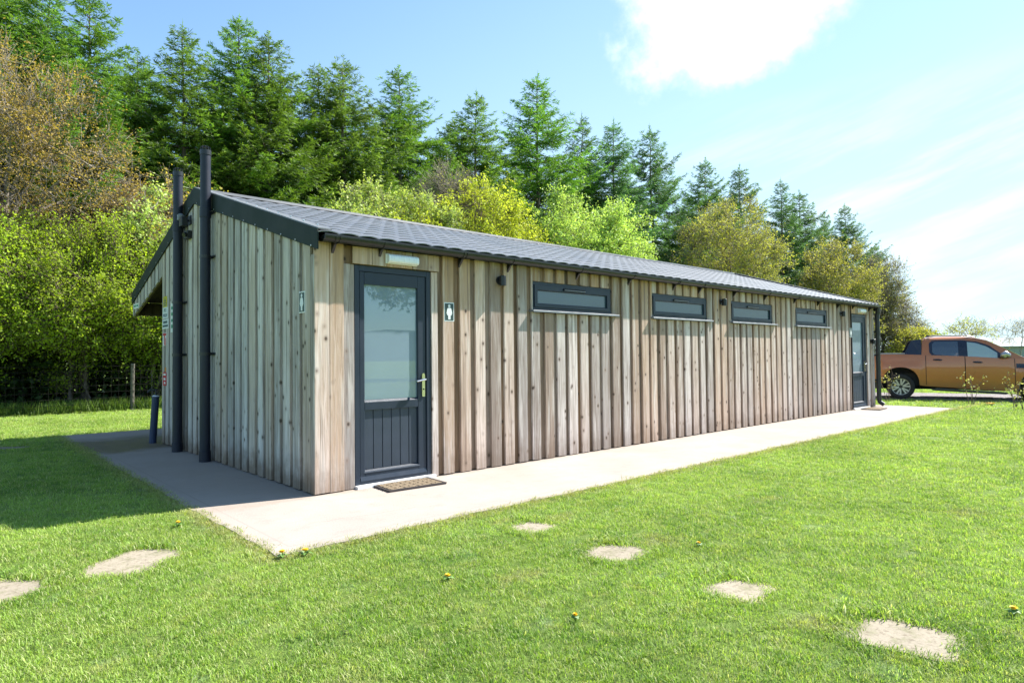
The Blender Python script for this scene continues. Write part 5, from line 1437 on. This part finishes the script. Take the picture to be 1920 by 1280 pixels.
    for c in (0.0,3.03):
        wz = .335 if c < 1 else .33; yo = side*.855; yi = side*.62
        wh = empty('wheel', (c, 0, wz)); wh.parent = tk
        ty = MB(); n=36; prof = [(yi,.20),(yi,.30),(side*.65,.33),(side*.70,.337),(side*.80,.337),(side*.845,.325),(yo,.29),(side*.850,.225),(side*.835,.215)]
        vs_=[];fs_=[]
        for j in range(n):
            w_=2*math.pi*j/n
            for (y_,r_) in prof:
                rr2 = r_+(.004 if (j%2 and r_>.33) else 0); vs_.append((rr2*math.cos(w_),y_,rr2*math.sin(w_)))
        m_=len(prof)
        for j in range(n):
            for k in range(m_-1):
                q=(j*m_+k,((j+1)%n)*m_+k,((j+1)%n)*m_+k+1,j*m_+k+1); fs_.append(q if side>0 else q[::-1])
        ty.add(vs_,fs_); ty.build('tyre', M['tyre'], wh, local=True)
        rm = MB()
        rm.disc((0,side*.77,0),(0,side,0),0.001,.225,32,1)
        for j in range(32):
            w0,w1=2*math.pi*j/32,2*math.pi*(j+1)/32
            rm.add([(r_*math.cos(w_),y_,r_*math.sin(w_)) for (w_,r_,y_) in ((w0,.224,side*.77),(w1,.224,side*.77),(w1,.228,side*.846),(w0,.228,side*.846))],[(0,1,2,3)],1)
            rm.add([(r_*math.cos(w_),y_,r_*math.sin(w_)) for (w_,r_,y_) in ((w0,.213,side*.845),(w1,.213,side*.845),(w1,.228,side*.847),(w0,.228,side*.847))],[(0,1,2,3)],0)
        for j in range(6):
            for dw in (-.17,.17):
                w_=2*math.pi*j/6+.26; a_=w_+dw*.45; b_2=w_+dw*1.25
                p0=Vector((.045*math.cos(a_),0,.045*math.sin(a_))); p1=Vector((.218*math.cos(b_2),0,.218*math.sin(b_2)))
                d_=(p1-p0).normalized(); s_=Vector((-d_.z,0,d_.x))
                for (yA,yB) in ((side*.815,side*.842),):
                    q=[p0-s_*.016,p0+s_*.016,p1+s_*.021,p1-s_*.021]
                    vs2=[(p.x,yB-(side*.006 if i<2 else 0),p.z) for i,p in enumerate(q)]+[(p.x,yA,p.z) for p in q]
                    rm.add(vs2,[(0,1,2,3),(0,4,5,1),(1,5,6,2),(2,6,7,3),(3,7,4,0)],0)
        rm.tube([(0,side*.78,0),(0,side*.846,0)], [.06,.045], 16, 1)
        rm.build('rim', [M['rim'],M['black']], wh, local=True)
bc = MB(); bc.box(-1.10,.44,-.76,.76,1.225,1.245); 
for sd in (-1,1): bc.tube([(-1.09,sd*.79,1.235),(.12,sd*.785,1.23)], .02, 8)
bc.build('bed_cover', M['flash'], tk, local=True)
ws = MB(); vs=[];fs=[]
for s in np.linspace(1.97,2.70,8):
    b=lerp(s,CAB_UP); hw=cab_hw(b)-.06
    for k in range(cols): v=-1+2*k/(cols-1); vs.append((s+.004,v*hw,b+.035*(1-(v*.93)**2)+.006))
for i in range(7):
    for k in range(cols-1): fs.append((i*cols+k,(i+1)*cols+k,(i+1)*cols+k+1,i*cols+k+1))
ws.add(vs,fs); ws.build('windscreen', M['clear_glass'], tk, smooth=True, local=True)
an = MB(); an.prism([(.66,1.70),(.84,1.71),(.78,1.735),(.70,1.755)], 'y', -.02, .02); an.build('aerial', M['black'], tk, local=True)
bp = MB(); bp.bevbox(3.60,3.80,-.74,.74,.30,.56,.05); bp.bevbox(-1.22,-1.10,-.74,.74,.42,.60,.03); bp.build('bumper', M['black'], tk, local=True)
gr_ = MB(); gr_.box(3.70,3.765,-.45,.45,.60,.82)
for k in range(4): gr_.box(3.765,3.775,-.43,.43,.62+k*.05,.64+k*.05)
gr_.build('grille', M['navy'], tk, local=True)

# ------------------------------------------------------------------ render settings
scene.render.engine = 'CYCLES'
cy = scene.cycles
cy.use_denoising = True
try: cy.denoiser = 'OPENIMAGEDENOISE'
except Exception: pass
cy.max_bounces = 6; cy.diffuse_bounces = 3; cy.glossy_bounces = 3; cy.transmission_bounces = 4; cy.transparent_max_bounces = 4
cy.sample_clamp_indirect = 6.0; cy.caustics_reflective = False; cy.caustics_refractive = False
